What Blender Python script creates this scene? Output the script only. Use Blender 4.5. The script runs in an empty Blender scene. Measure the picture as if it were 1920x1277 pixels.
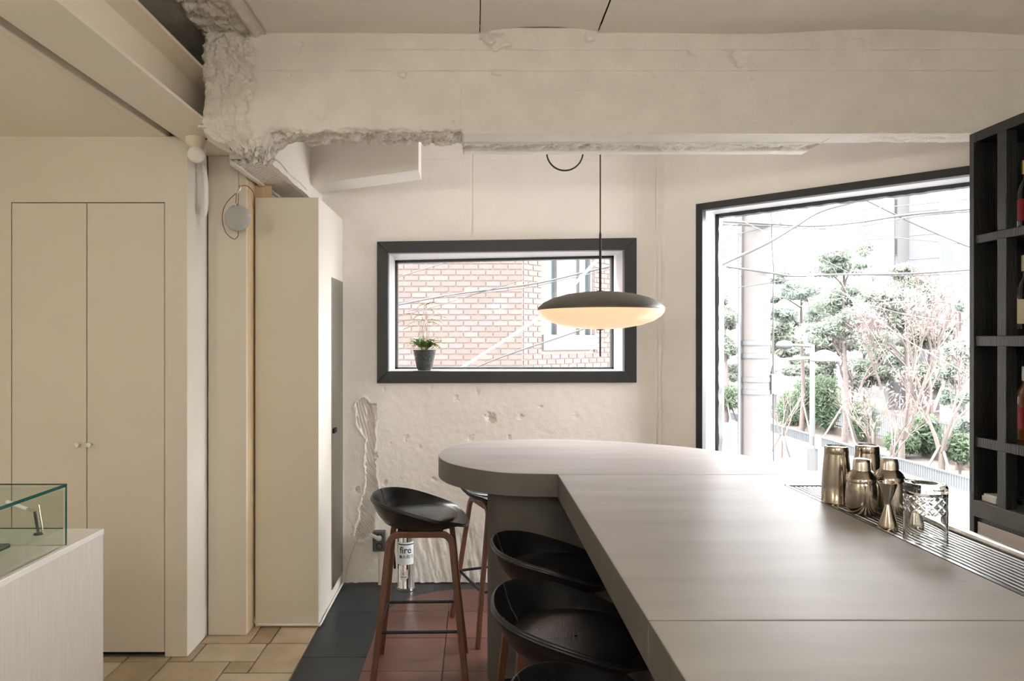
import bpy, bmesh, math, random
import numpy as np
from mathutils import Vector, Matrix

# ------------------------------------------------------------------ camera, world, exposure
SC = bpy.context.scene
COL = SC.collection
F, CX, CY, H = 1280.0, 891.0, 640.0, 1.52
cam_d = bpy.data.cameras.new('camera')
cam_d.lens = 24.0
cam_d.sensor_width = 36.0
cam_d.shift_x = 69.0 / 1920.0
cam_d.shift_y = 1.5 / 1920.0
cam_d.clip_end = 500
cam = bpy.data.objects.new('camera', cam_d)
COL.objects.link(cam)
cam.location = (0, 0, H)
cam.rotation_euler = (math.pi / 2, 0, 0)
SC.camera = cam

world = bpy.data.worlds.new('overcast_sky')
SC.world = world
world.use_nodes = True
wn = world.node_tree
# standard overcast sky: zenith three times the horizon
_tc = wn.nodes.new('ShaderNodeTexCoord')
_sx = wn.nodes.new('ShaderNodeSeparateXYZ')
_mx = wn.nodes.new('ShaderNodeMath'); _mx.operation = 'MAXIMUM'; _mx.inputs[1].default_value = 0.0
_ma = wn.nodes.new('ShaderNodeMath'); _ma.operation = 'MULTIPLY_ADD'
SKY_ZENITH = 15.0
_ma.inputs[1].default_value = SKY_ZENITH * 2 / 3
_ma.inputs[2].default_value = SKY_ZENITH / 3
wn.links.new(_tc.outputs['Generated'], _sx.inputs[0])
wn.links.new(_sx.outputs['Z'], _mx.inputs[0])
wn.links.new(_mx.outputs[0], _ma.inputs[0])
wn.links.new(_ma.outputs[0], wn.nodes['Background'].inputs['Strength'])
wn.nodes['Background'].inputs['Color'].default_value = (1.0, 0.985, 0.985, 1)
SC.view_settings.view_transform = 'Standard'
SC.view_settings.look = 'None'
SC.view_settings.gamma = 1.0
SC.view_settings.use_curve_mapping = False
SC.view_settings.exposure = 1.5
SC.cycles.max_bounces = 10
SC.cycles.diffuse_bounces = 6
SC.cycles.transparent_max_bounces = 16
SC.cycles.caustics_reflective = True
SC.cycles.blur_glossy = 0.5
SC.cycles.caustics_refractive = False
SC.cycles.sample_clamp_indirect = 6.0

random.seed(7)
RNG = np.random.default_rng(11)


def P(px, py, d):
    """a point at depth d metres, read off the frame"""
    return Vector(((px - CX) / F * d, d, H + (CY - py) / F * d))


# ------------------------------------------------------------------ noise
def _hash(ix, iy, iz, seed):
    h = (ix.astype(np.int64) * 73856093) ^ (iy.astype(np.int64) * 19349663) ^ (iz.astype(np.int64) * 83492791) ^ (seed * 2654435)
    h = (h ^ (h >> 13)) * 1274126177 & 0x7fffffff
    h = (h ^ (h >> 11)) * 668265263 & 0x7fffffff
    return (h & 0xffff) / 65535.0


def vnoise(x, y, z, seed=1):
    x, y, z = np.broadcast_arrays(np.asarray(x, float), np.asarray(y, float), np.asarray(z, float))
    ix, iy, iz = np.floor(x), np.floor(y), np.floor(z)
    fx, fy, fz = x - ix, y - iy, z - iz
    fx, fy, fz = [t * t * (3 - 2 * t) for t in (fx, fy, fz)]
    r = 0
    for a in (0, 1):
        for b in (0, 1):
            for c in (0, 1):
                w = (fx if a else 1 - fx) * (fy if b else 1 - fy) * (fz if c else 1 - fz)
                r = r + w * _hash(ix + a, iy + b, iz + c, seed)
    return r


def fbm(x, y, z, f, octv=4, seed=1, gain=0.5):
    s, a, n = 0, 1.0, 0
    for i in range(octv):
        s = s + a * (vnoise(x * f, y * f, z * f, seed + i * 17) - 0.5)
        n += a
        a *= gain
        f *= 2.03
    return s / n * 2


def sstep(a, b, x):
    t = np.clip((np.asarray(x, float) - a) / (b - a), 0, 1)
    return t * t * (3 - 2 * t)


# ------------------------------------------------------------------ materials
def mat(name, col, rough=0.6, metal=0.0, var=0.0, vscale=6.0, bump=0.0, bscale=60.0, spec=0.5, stretch=None, emit=None, estr=0.0, coat=0.0, detail=6.0):
    m = bpy.data.materials.new(name)
    m.use_nodes = True
    nt = m.node_tree
    b = nt.nodes['Principled BSDF']
    b.inputs['Base Color'].default_value = (*col, 1)
    b.inputs['Roughness'].default_value = rough
    b.inputs['Metallic'].default_value = metal
    b.inputs['Specular IOR Level'].default_value = spec
    if coat:
        b.inputs['Coat Weight'].default_value = coat
        b.inputs['Coat Roughness'].default_value = 0.25
    if emit:
        b.inputs['Emission Color'].default_value = (*emit, 1)
        b.inputs['Emission Strength'].default_value = estr
    if var or bump:
        tc = nt.nodes.new('ShaderNodeTexCoord')
        mp = nt.nodes.new('ShaderNodeMapping')
        if stretch:
            mp.inputs['Scale'].default_value = stretch
        nt.links.new(tc.outputs['Object'], mp.inputs['Vector'])
    if var:
        n = nt.nodes.new('ShaderNodeTexNoise')
        n.inputs['Scale'].default_value = vscale
        n.inputs['Detail'].default_value = detail
        nt.links.new(mp.outputs[0], n.inputs['Vector'])
        r = nt.nodes.new('ShaderNodeValToRGB')
        r.color_ramp.elements[0].position = 0.3
        r.color_ramp.elements[1].position = 0.7
        r.color_ramp.elements[0].color = (*[max(0, c * (1 - var)) for c in col], 1)
        r.color_ramp.elements[1].color = (*[min(1, c * (1 + var)) for c in col], 1)
        nt.links.new(n.outputs['Fac'], r.inputs['Fac'])
        nt.links.new(r.outputs['Color'], b.inputs['Base Color'])
    if bump:
        n2 = nt.nodes.new('ShaderNodeTexNoise')
        n2.inputs['Scale'].default_value = bscale
        n2.inputs['Detail'].default_value = 4
        nt.links.new(mp.outputs[0], n2.inputs['Vector'])
        bp = nt.nodes.new('ShaderNodeBump')
        bp.inputs['Strength'].default_value = bump
        bp.inputs['Distance'].default_value = 0.01
        nt.links.new(n2.outputs['Fac'], bp.inputs['Height'])
        nt.links.new(bp.outputs[0], b.inputs['Normal'])
    return m


def pane_mat(name, tint, gloss):
    m = bpy.data.materials.new(name)
    m.use_nodes = True
    nt = m.node_tree
    nt.nodes.remove(nt.nodes['Principled BSDF'])
    tr = nt.nodes.new('ShaderNodeBsdfTransparent')
    tr.inputs[0].default_value = (*tint, 1)
    gl = nt.nodes.new('ShaderNodeBsdfGlossy')
    gl.inputs['Roughness'].default_value = 0.02
    mx = nt.nodes.new('ShaderNodeMixShader')
    mx.inputs[0].default_value = gloss
    nt.links.new(tr.outputs[0], mx.inputs[1])
    nt.links.new(gl.outputs[0], mx.inputs[2])
    nt.links.new(mx.outputs[0], nt.nodes['Material Output'].inputs['Surface'])
    return m


def glass_mat(name, col, ior=1.45, rough=0.0):
    m = bpy.data.materials.new(name)
    m.use_nodes = True
    nt = m.node_tree
    nt.nodes.remove(nt.nodes['Principled BSDF'])
    g = nt.nodes.new('ShaderNodeBsdfGlass')
    g.inputs['Color'].default_value = (*col, 1)
    g.inputs['IOR'].default_value = ior
    g.inputs['Roughness'].default_value = rough
    nt.links.new(g.outputs[0], nt.nodes['Material Output'].inputs['Surface'])
    return m


M = {}
M['paint'] = mat('cream_paint', (0.70, 0.625, 0.505), 0.55, var=0.025, vscale=3, bump=0.05, bscale=90)
M['plaster'] = mat('plaster_paint', (0.80, 0.76, 0.715), 0.5, var=0.03, vscale=5, bump=0.18, bscale=140)
M['concrete_paint'] = mat('painted_concrete', (0.72, 0.685, 0.62), 0.5, var=0.05, vscale=9, bump=0.2, bscale=170)
M['ceiling_paint'] = mat('glossy_ceiling_paint', (0.7983, 0.7515, 0.6703), 0.28, var=0.03, vscale=4, bump=0.12, bscale=4)
M['rough_concrete'] = mat('broken_concrete', (0.74, 0.695, 0.62), 0.75, var=0.07, vscale=22, bump=0.5, bscale=120)
M['raw_slab'] = mat('raw_slab', (0.546, 0.533, 0.468), 0.8, var=0.15, vscale=12, bump=0.2, bscale=60)
M['closet'] = mat('closet_paint', (0.66, 0.60, 0.50), 0.5, var=0.02, vscale=2.5, bump=0.03, bscale=200)
M['low_ceiling'] = mat('low_ceiling_paint', (0.864, 0.7844, 0.6656), 0.6, var=0.02, vscale=2)
M['white_paint'] = mat('white_paint', (0.74, 0.70, 0.65), 0.5, var=0.015, vscale=3)  # also gives the sides of closet and column their paler, window-lit tone
M['wood_raw'] = mat('raw_plywood', (0.62, 0.47, 0.29), 0.6, var=0.1, vscale=8, stretch=(6, 6, 0.6))
M['dark_gap'] = mat('dark_gap', (0.012, 0.012, 0.014), 0.9)
M['frame_black'] = mat('black_window_frame', (0.0143, 0.0156, 0.0175), 0.42, var=0.15, vscale=14, bump=0.05, bscale=120)
M['frame_green'] = mat('dark_glazing_bar', (0.014, 0.024, 0.026), 0.35)
M['reveal'] = mat('pale_reveal', (0.4378, 0.432, 0.4435), 0.35)
M['pane'] = pane_mat('clear_pane', (0.985, 0.995, 0.99), 0.0012)
M['stone'] = mat('bar_stone', (0.11, 0.10, 0.088), 0.5, var=0.13, vscale=3.5, bump=0.035, bscale=70, stretch=(0.6, 3.0, 1.5), coat=0.0)
M['stone_lit_top'] = mat('bar_stone_lit_top', (0.315, 0.295, 0.288), 0.40, var=0.09, vscale=3.5, bump=0.03, bscale=60, stretch=(0.6, 3.0, 1.5), spec=0.045)  # paler copy of the bar stone, with the light on top in its colour
M['stone_base'] = mat('bar_base_plaster', (0.095, 0.09, 0.078), 0.7, var=0.14, vscale=8, bump=0.15, bscale=60)
M['leather'] = mat('black_leather', (0.011, 0.011, 0.012), 0.27, var=0.3, vscale=30, bump=0.09, bscale=170)
M['piping'] = mat('leather_piping', (0.016, 0.016, 0.016), 0.3)
M['walnut'] = mat('walnut_leg', (0.1287, 0.0515, 0.0281), 0.42, var=0.22, vscale=14, stretch=(9, 9, 0.8))
M['black_metal'] = mat('black_metal', (0.012, 0.015, 0.019), 0.35, metal=0.5)
M['tile_black'] = mat('black_tile', (0.020, 0.027, 0.033), 0.42, var=0.2, vscale=7, bump=0.05, bscale=40)
M['tile_red'] = [mat('red_clay_tile_%d' % i, c, 0.33, var=0.12, vscale=6, bump=0.06, bscale=30) for i, c in enumerate([(0.125, 0.050, 0.036), (0.110, 0.044, 0.033), (0.140, 0.056, 0.040)])]
M['tile_stone'] = [mat('beige_stone_tile_%d' % i, c, 0.6, var=0.16, vscale=7, bump=0.35, bscale=28) for i, c in enumerate([(0.44, 0.35, 0.24), (0.38, 0.295, 0.195), (0.49, 0.405, 0.29), (0.33, 0.235, 0.15)])]
M['grout'] = mat('grey_grout', (0.30, 0.27, 0.22), 0.9, var=0.15, vscale=30)
M['grout_dark'] = mat('dark_grout', (0.10, 0.07, 0.055), 0.9)
M['chrome'] = mat('polished_steel', (0.80, 0.79, 0.77), 0.10, metal=1.0)
M['brushed'] = mat('brushed_steel', (0.62, 0.58, 0.52), 0.24, metal=1.0, var=0.06, vscale=40, stretch=(1, 1, 12))
M['gunmetal'] = mat('smoked_steel', (0.40, 0.35, 0.285), 0.17, metal=1.0, var=0.1, vscale=26, stretch=(1, 1, 10))
M['pan_steel'] = mat('tray_pan_steel', (0.22, 0.22, 0.22), 0.35, metal=1.0)
M['slat_steel'] = mat('tray_steel', (0.55, 0.55, 0.55), 0.22, metal=1.0)
M['cut_glass'] = glass_mat('cut_glass', (0.99, 1.0, 1.0), 1.47)
M['case_glass'] = pane_mat('case_pane', (0.935, 0.96, 0.935), 0.035)
M['glass_edge'] = mat('green_glass_edge', (0.012, 0.085, 0.075), 0.1, spec=0.8)
M['black_wood'] = mat('black_oak', (0.015, 0.0145, 0.014), 0.36, var=0.35, vscale=16, bump=0.25, bscale=26, stretch=(7, 7, 0.5))
M['lamp_top'] = mat('lamp_grey_shell', (0.085, 0.08, 0.066), 0.5)
M['opal'] = mat('opal_glass', (0.86, 0.72, 0.58), 0.3, emit=(1.0, 0.50, 0.24), estr=0.25, spec=0.6)
M['globe_lit'] = mat('lit_opal_globe', (0.9, 0.85, 0.75), 0.4, emit=(1.0, 0.96, 0.86), estr=20.0)
M['globe_fill'] = mat('alcove_fill_globe', (0.9, 0.85, 0.75), 0.4, emit=(1.0, 0.95, 0.93), estr=3.2)  # glow of the unseen lamps added to fill the alcove
M['cord'] = mat('black_cord', (0.01, 0.011, 0.013), 0.6)
M['white_plastic'] = mat('white_plastic', (0.78, 0.76, 0.72), 0.4)
M['cream_plastic'] = mat('cream_plastic', (0.68, 0.60, 0.48), 0.45)
M['grey_fabric'] = mat('speaker_grey_cloth', (0.42, 0.42, 0.395), 0.85, var=0.1, vscale=220, bump=0.2, bscale=500)
M['socket_grey'] = mat('grey_socket_plate', (0.10, 0.10, 0.098), 0.5)
M['strap'] = mat('tan_strap', (0.34, 0.15, 0.07), 0.7)
M['ash'] = mat('whitewashed_ash', (0.60, 0.545, 0.505), 0.6, var=0.055, vscale=14, stretch=(9, 9, 0.5), detail=9)
M['counter_top'] = mat('white_counter_top', (0.74, 0.70, 0.67), 0.35)
M['mirror_grey'] = mat('smoked_mirror', (0.30, 0.30, 0.275), 0.30, metal=1.0)
M['label_white'] = mat('label_white', (0.80, 0.83, 0.84), 0.45)
M['ink'] = mat('label_ink', (0.02, 0.05, 0.07), 0.5)
M['red_ink'] = mat('label_red', (0.70, 0.03, 0.03), 0.5)
M['pot'] = mat('speckled_stone_pot', (0.045, 0.048, 0.046), 0.75, var=0.6, vscale=60, bump=0.4, bscale=90)
M['soil'] = mat('potting_soil', (0.05, 0.035, 0.02), 0.95, bump=0.6, bscale=120)
M['fern'] = [mat('fern_green_%d' % i, c, 0.55) for i, c in enumerate([(0.10, 0.19, 0.025), (0.17, 0.23, 0.04), (0.20, 0.19, 0.07)])]
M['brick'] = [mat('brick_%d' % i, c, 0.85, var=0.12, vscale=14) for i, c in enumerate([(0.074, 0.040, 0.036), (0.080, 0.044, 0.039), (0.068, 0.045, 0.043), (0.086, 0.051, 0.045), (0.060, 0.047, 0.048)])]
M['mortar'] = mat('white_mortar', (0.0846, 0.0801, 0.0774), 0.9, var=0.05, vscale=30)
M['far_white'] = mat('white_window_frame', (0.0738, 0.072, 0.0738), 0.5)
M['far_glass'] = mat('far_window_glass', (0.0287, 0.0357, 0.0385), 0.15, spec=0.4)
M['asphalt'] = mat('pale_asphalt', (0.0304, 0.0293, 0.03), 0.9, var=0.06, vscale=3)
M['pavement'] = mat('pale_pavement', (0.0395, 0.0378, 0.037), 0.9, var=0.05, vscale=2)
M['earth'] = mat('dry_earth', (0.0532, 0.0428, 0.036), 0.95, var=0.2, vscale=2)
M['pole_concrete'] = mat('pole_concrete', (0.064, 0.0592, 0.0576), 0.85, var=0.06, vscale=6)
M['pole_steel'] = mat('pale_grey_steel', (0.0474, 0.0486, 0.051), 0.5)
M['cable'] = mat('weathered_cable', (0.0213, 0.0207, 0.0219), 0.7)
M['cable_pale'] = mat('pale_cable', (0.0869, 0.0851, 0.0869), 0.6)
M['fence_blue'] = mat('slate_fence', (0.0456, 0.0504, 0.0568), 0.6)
def leaf_mat(name, col):
    m = bpy.data.materials.new(name)
    m.use_nodes = True
    nt = m.node_tree
    nt.nodes.remove(nt.nodes['Principled BSDF'])
    d = nt.nodes.new('ShaderNodeBsdfDiffuse')
    t = nt.nodes.new('ShaderNodeBsdfTranslucent')
    a = nt.nodes.new('ShaderNodeAddShader')
    oi = nt.nodes.new('ShaderNodeTexNoise')
    oi.inputs['Scale'].default_value = 1.3
    tc = nt.nodes.new('ShaderNodeTexCoord')
    nt.links.new(tc.outputs['Object'], oi.inputs['Vector'])
    r = nt.nodes.new('ShaderNodeValToRGB')
    r.color_ramp.elements[0].color = (*[c * 0.8 for c in col], 1)
    r.color_ramp.elements[1].color = (*[c * 1.2 for c in col], 1)
    nt.links.new(oi.outputs['Fac'], r.inputs['Fac'])
    nt.links.new(r.outputs['Color'], d.inputs['Color'])
    nt.links.new(r.outputs['Color'], t.inputs['Color'])
    nt.links.new(d.outputs[0], a.inputs[0])
    nt.links.new(t.outputs[0], a.inputs[1])
    nt.links.new(a.outputs[0], nt.nodes['Material Output'].inputs['Surface'])
    return m


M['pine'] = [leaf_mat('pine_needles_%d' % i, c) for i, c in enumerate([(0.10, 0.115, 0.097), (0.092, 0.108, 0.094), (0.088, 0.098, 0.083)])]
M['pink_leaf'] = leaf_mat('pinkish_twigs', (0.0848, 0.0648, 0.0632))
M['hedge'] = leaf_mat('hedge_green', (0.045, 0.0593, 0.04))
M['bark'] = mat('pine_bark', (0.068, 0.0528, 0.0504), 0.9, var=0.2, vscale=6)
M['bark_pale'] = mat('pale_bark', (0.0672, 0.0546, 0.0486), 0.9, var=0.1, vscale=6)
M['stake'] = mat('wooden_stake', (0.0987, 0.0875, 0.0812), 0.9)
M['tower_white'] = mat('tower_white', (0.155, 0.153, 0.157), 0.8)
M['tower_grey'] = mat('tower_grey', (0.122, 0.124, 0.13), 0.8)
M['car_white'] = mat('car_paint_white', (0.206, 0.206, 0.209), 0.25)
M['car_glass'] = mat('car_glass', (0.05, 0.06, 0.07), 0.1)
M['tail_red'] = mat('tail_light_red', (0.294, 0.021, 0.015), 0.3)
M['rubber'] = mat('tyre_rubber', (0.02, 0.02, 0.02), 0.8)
M['bottle_dark'] = mat('dark_bottle_glass', (0.008, 0.009, 0.012), 0.08, spec=0.7)
M['bottle_amber'] = mat('amber_bottle_glass', (0.13, 0.045, 0.012), 0.08, spec=0.7)
M['bottle_red'] = mat('red_bottle', (0.25, 0.015, 0.02), 0.15)
M['gold'] = mat('gold_foil', (0.60, 0.42, 0.14), 0.3, metal=0.9)
M['label_cream'] = mat('cream_paper_label', (0.66, 0.58, 0.42), 0.7)
M['ceramic'] = mat('cream_ceramic', (0.72, 0.62, 0.48), 0.3)
M['bulb'] = mat('opal_bulb', (0.82, 0.78, 0.70), 0.22)
M['green_tray'] = mat('dark_green_tray', (0.025, 0.05, 0.02), 0.5)


# ------------------------------------------------------------------ mesh builder
def frames(path, up=None):
    n = len(path)
    T = []
    for i in range(n):
        a = path[max(0, i - 1)]
        b = path[min(n - 1, i + 1)]
        t = (b - a)
        T.append(t.normalized() if t.length > 1e-9 else Vector((0, 0, 1)))
    N = []
    u = Vector(up) if up else (Vector((0, 0, 1)) if abs(T[0].z) < 0.9 else Vector((1, 0, 0)))
    for i in range(n):
        if up:
            u = Vector(up)
        v = u - T[i] * u.dot(T[i])
        if v.length < 1e-6:
            v = T[i].orthogonal()
        v.normalize()
        N.append(v)
        u = v
    return T, N


class MB:
    def __init__(s):
        s.v, s.f, s.mi, s.cur = [], [], [], 0

    def add(s, vs, fs):
        o = len(s.v)
        s.v += [tuple(p) for p in vs]
        s.f += [tuple(i + o for i in f) for f in fs]
        s.mi += [s.cur] * len(fs)
        return s

    def box(s, x0, y0, z0, x1, y1, z1):
        return s.hexa([(x0, y0, z0), (x1, y0, z0), (x1, y1, z0), (x0, y1, z0), (x0, y0, z1), (x1, y0, z1), (x1, y1, z1), (x0, y1, z1)])

    def hexa(s, p):
        return s.add(p, [(3, 2, 1, 0), (4, 5, 6, 7), (0, 1, 5, 4), (1, 2, 6, 5), (2, 3, 7, 6), (3, 0, 4, 7)])

    def prism(s, poly, z0, z1):
        n = len(poly)
        vs = [(p[0], p[1], z0) for p in poly] + [(p[0], p[1], z1) for p in poly]
        fs = [tuple(range(n - 1, -1, -1)), tuple(range(n, 2 * n))]
        fs += [(i, (i + 1) % n, n + (i + 1) % n, n + i) for i in range(n)]
        return s.add(vs, fs)

    def sweep(s, path, prof, up=None, cap=True):
        path = [Vector(p) for p in path]
        T, N = frames(path, up)
        k = len(prof) if not callable(prof) else len(prof(0))
        vs, fs = [], []
        for i, p in enumerate(path):
            B = T[i].cross(N[i])
            pr = prof(i / (len(path) - 1)) if callable(prof) else prof
            vs += [p + B * a + N[i] * b for a, b in pr]
        for i in range(len(path) - 1):
            for j in range(k):
                fs.append((i * k + j, i * k + (j + 1) % k, (i + 1) * k + (j + 1) % k, (i + 1) * k + j))
        if cap:
            fs.append(tuple(range(k - 1, -1, -1)))
            fs.append(tuple((len(path) - 1) * k + j for j in range(k)))
        return s.add(vs, fs)

    def tube(s, path, r, n=8, cap=True):
        if callable(r):
            pr = lambda t: [(r(t) * math.cos(a * 2 * math.pi / n), r(t) * math.sin(a * 2 * math.pi / n)) for a in range(n)]
        else:
            pr = [(r * math.cos(a * 2 * math.pi / n), r * math.sin(a * 2 * math.pi / n)) for a in range(n)]
        return s.sweep(path, pr, cap=cap)

    def lathe(s, prof, c=(0, 0, 0), n=32, axis='z', a0=0.0, a1=2 * math.pi):
        full = abs(a1 - a0 - 2 * math.pi) < 1e-6
        m = n if full else n + 1
        vs, fs = [], []
        for r, z in prof:
            for j in range(m):
                a = a0 + (a1 - a0) * j / n
                x, y = r * math.cos(a), r * math.sin(a)
                if axis == 'z':
                    vs.append((c[0] + x, c[1] + y, c[2] + z))
                elif axis == 'y':
                    vs.append((c[0] + x, c[1] + z, c[2] + y))
                else:
                    vs.append((c[0] + z, c[1] + x, c[2] + y))
        for i in range(len(prof) - 1):
            for j in range(n):
                k = (j + 1) % m
                fs.append((i * m + j, i * m + k, (i + 1) * m + k, (i + 1) * m + j))
        return s.add(vs, fs)

    def grid(s, V, nx, ny, mask=None, flip=False):
        """V: (ny*nx,3) array"""
        fs = []
        for j in range(ny - 1):
            for i in range(nx - 1):
                if mask is not None and not mask[j, i]:
                    continue
                a = j * nx + i
                q = (a, a + 1, a + nx + 1, a + nx)
                fs.append(q[::-1] if flip else q)
        return s.add([tuple(p) for p in V.tolist()], fs)

    def build(s, name, m, parent=None, loc=None, smooth=None, bevel=0.0, world=True, kind=None, label=None, cat=None, group=None, recalc=True):
        me = bpy.data.meshes.new(name)
        o = bpy.data.objects.new(name, me)
        COL.objects.link(o)
        org = Vector((0, 0, 0))
        if parent is not None:
            o.parent = parent
            if world:
                q = parent
                while q is not None:
                    org += q.location
                    q = q.parent
        if loc is not None:
            o.location = Vector(loc) - (org if parent is not None and world else Vector())
            org = Vector(loc) if world else Vector()
        vs = s.v
        if world and org.length > 0:
            vs = [(a - org.x, b - org.y, c - org.z) for a, b, c in s.v]
        me.from_pydata(vs, [], s.f)
        for k in (m if isinstance(m, (list, tuple)) else [m]):
            me.materials.append(k)
        if isinstance(m, (list, tuple)):
            me.polygons.foreach_set('material_index', s.mi)
        if recalc and len(s.f) < 60000:
            bm = bmesh.new()
            bm.from_mesh(me)
            bmesh.ops.recalc_face_normals(bm, faces=bm.faces)
            bm.to_mesh(me)
            bm.free()
        if smooth is not None:
            me.polygons.foreach_set('use_smooth', [True] * len(me.polygons))
            if smooth < 179:
                me.set_sharp_from_angle(angle=math.radians(smooth))
        me.update()
        if bevel:
            md = o.modifiers.new('edge', 'BEVEL')
            md.width = bevel
            md.segments = 2
            md.limit_method = 'ANGLE'
        if kind: o['kind'] = kind
        if label: o['label'] = label
        if cat: o['category'] = cat
        if group: o['group'] = group
        return o


def root(name, loc, label=None, cat=None, group=None, rotz=0.0, kind=None):
    o = bpy.data.objects.new(name, None)
    COL.objects.link(o)
    o.empty_display_size = 0.05
    o.location = loc
    o.rotation_euler = (0, 0, rotz)
    if label: o['label'] = label
    if cat: o['category'] = cat
    if group: o['group'] = group
    if kind: o['kind'] = kind
    return o


def copy_tree(o, parent=None):
    c = o.copy()
    COL.objects.link(c)
    c.parent = parent
    for ch in list(o.children):
        copy_tree(ch, c)
    return c


def smoothpath(pts, k=6):
    pts = [Vector(p) for p in pts]
    out = []
    n = len(pts)
    for i in range(n - 1):
        p0, p1, p2, p3 = pts[max(0, i - 1)], pts[i], pts[i + 1], pts[min(n - 1, i + 2)]
        for j in range(k):
            t = j / k
            out.append(0.5 * ((2 * p1) + (p2 - p0) * t + (2 * p0 - 5 * p1 + 4 * p2 - p3) * t * t + (3 * p1 - p0 - 3 * p2 + p3) * t ** 3))
    out.append(pts[-1])
    return out


def rod(path, r, name, m, parent=None, n=8, smooth=60, **kw):
    return MB().tube(path, r, n).build(name, m, parent, smooth=smooth, **kw)


STR = 'structure'
D_BACK = 4.295
CORNER = 1.188
WD = Vector((0.742, -0.670, 0)).normalized()   # along the angled wall, towards the viewer
WN = Vector((WD.y * -1, WD.x, 0))               # outward
Z_CEIL = 2.852


def wall_pt(t, z, e=0.0):
    p = Vector((CORNER, D_BACK, 0)) + WD * t + WN * e
    return Vector((p.x, p.y, z))


# ================================================================== FLOOR
fl = root('floor', (0, 2, 0), kind=STR, label='tiled floor of beige stone, black and red tiles')
MB().box(-3.3, -3.2, -0.12, -0.835, 4.3, -0.012).build('grout_bed', M['grout'], fl)
MB().box(-0.835, -3.2, -0.12, 2.6, 4.85, -0.009).build('grout_bed', M['grout_dark'], fl)


def tile(poly, z, th, m, name, g=0.004):
    cx = sum(p[0] for p in poly) / len(poly)
    cy = sum(p[1] for p in poly) / len(poly)
    xs = [p[0] for p in poly]
    ys = [p[1] for p in poly]
    kx = 1 - 2 * g / max(0.02, max(xs) - min(xs))
    ky = 1 - 2 * g / max(0.02, max(ys) - min(ys))
    poly = [((p[0] - cx) * kx + cx, (p[1] - cy) * ky + cy) for p in poly]
    return MB().prism(poly, z - th, z).build(name, m, fl, bevel=0.0025)


def rect(x0, x1, y0, y1):
    return [(x0, y0), (x1, y0), (x1, y1), (x0, y1)]


# beige stone, the courses one can read
st = [(-1.39, -1.14, 3.44, 3.70, 0), (-1.14, -1.037, 3.44, 3.70, 3), (-1.037, -0.835, 3.44, 3.66, 0),
      (-1.352, -1.045, 3.245, 3.44, 2), (-1.045, -0.835, 3.134, 3.44, 0), (-1.465, -1.352, 3.245, 3.44, 1),
      (-1.465, -1.164, 3.02, 3.245, 0), (-1.164, -1.045, 3.134, 3.245, 1), (-1.164, -0.835, 2.94, 3.134, 2),
      (-1.674, -1.465, 3.02, 3.245, 1), (-2.0, -1.674, 3.02, 3.245, 2), (-1.674, -1.465, 3.245, 3.30, 0), (-2.0, -1.674, 3.245, 3.30, 0)]
for x0, x1, y0, y1, k in st:
    tile(rect(x0, x1, y0, y1), -0.001 + random.uniform(-0.0015, 0.0), 0.012, M['tile_stone'][k], 'stone_tile', 0.0045)
tile(rect(-1.465, -1.164, 2.78, 3.02), -0.001, 0.012, M['tile_stone'][1], 'stone_tile', 0.0045)
tile(rect(-1.164, -0.835, 2.70, 2.94), -0.001, 0.012, M['tile_stone'][0], 'stone_tile', 0.0045)
tile(rect(-2.0, -1.465, 2.78, 3.02), -0.001, 0.012, M['tile_stone'][2], 'stone_tile', 0.0045)
yy = 2.78
while yy > 0.2:
    x = -0.835 if yy < 2.7 else -1.164
    while x > -2.4:
        w = random.choice([0.2, 0.3, 0.42])
        tile(rect(x - w, x, yy - 0.24, yy if yy < 2.7 else 2.78), -0.001, 0.012, random.choice(M['tile_stone']), 'stone_tile', 0.0045)
        x -= w
    yy -= 0.24
    if yy < 2.7 and yy > 2.5:
        tile(rect(-1.164, -0.835, yy, 2.70), -0.001, 0.012, M['tile_stone'][2], 'stone_tile', 0.0045)
# black tiles
for y0, y1 in ((3.845, 4.29), (3.29, 3.845), (2.735, 3.29), (2.18, 2.735), (1.62, 2.18), (1.06, 1.62)):
    tile(rect(-0.835, -0.25, y0, y1), -0.003, 0.01, M['tile_black'], 'black_tile', 0.0012)
for x0, x1 in ((-0.25, 0.35), (0.35, 0.95), (0.95, 1.2)):
    tile(rect(x0, x1, 3.845, 4.29), -0.003, 0.01, M['tile_black'], 'black_tile', 0.0012)
# red tiles laid inside a rounded outline
redp = [(-0.525, 0.2), (0.95, 0.2), (0.95, 4.19), (-0.06, 4.19)]
for a in range(1, 13):
    an = math.pi / 2 + a / 12 * math.pi / 2
    redp.append((-0.06 + 0.465 * math.cos(an), 3.69 + 0.50 * math.sin(an)))


def clip(poly, reg):
    out = poly
    n = len(reg)
    for i in range(n):
        a, b = reg[i], reg[(i + 1) % n]
        side = lambda p: (b[0] - a[0]) * (p[1] - a[1]) - (b[1] - a[1]) * (p[0] - a[0])
        res = []
        for j in range(len(out)):
            p, q = out[j], out[(j + 1) % len(out)]
            sp, sq = side(p), side(q)
            if sp >= 0:
                res.append(p)
            if sp * sq < 0:
                t = sp / (sp - sq)
                res.append((p[0] + (q[0] - p[0]) * t, p[1] + (q[1] - p[1]) * t))
        out = res
        if len(out) < 3:
            return []
    return out


ys = [4.19, 3.845, 3.5, 3.146, 2.79, 2.43, 2.07, 1.71, 1.35, 0.99]
xs = [-0.525, -0.15, 0.215, 0.58, 0.945]
for j in range(len(ys) - 1):
    for i in range(len(xs) - 1):
        pl = clip(rect(xs[i], xs[i + 1], ys[j + 1], ys[j]), redp)
        if pl:
            tile(pl, 0.0, 0.012, random.choice(M['tile_red']), 'red_tile', 0.0016)

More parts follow.
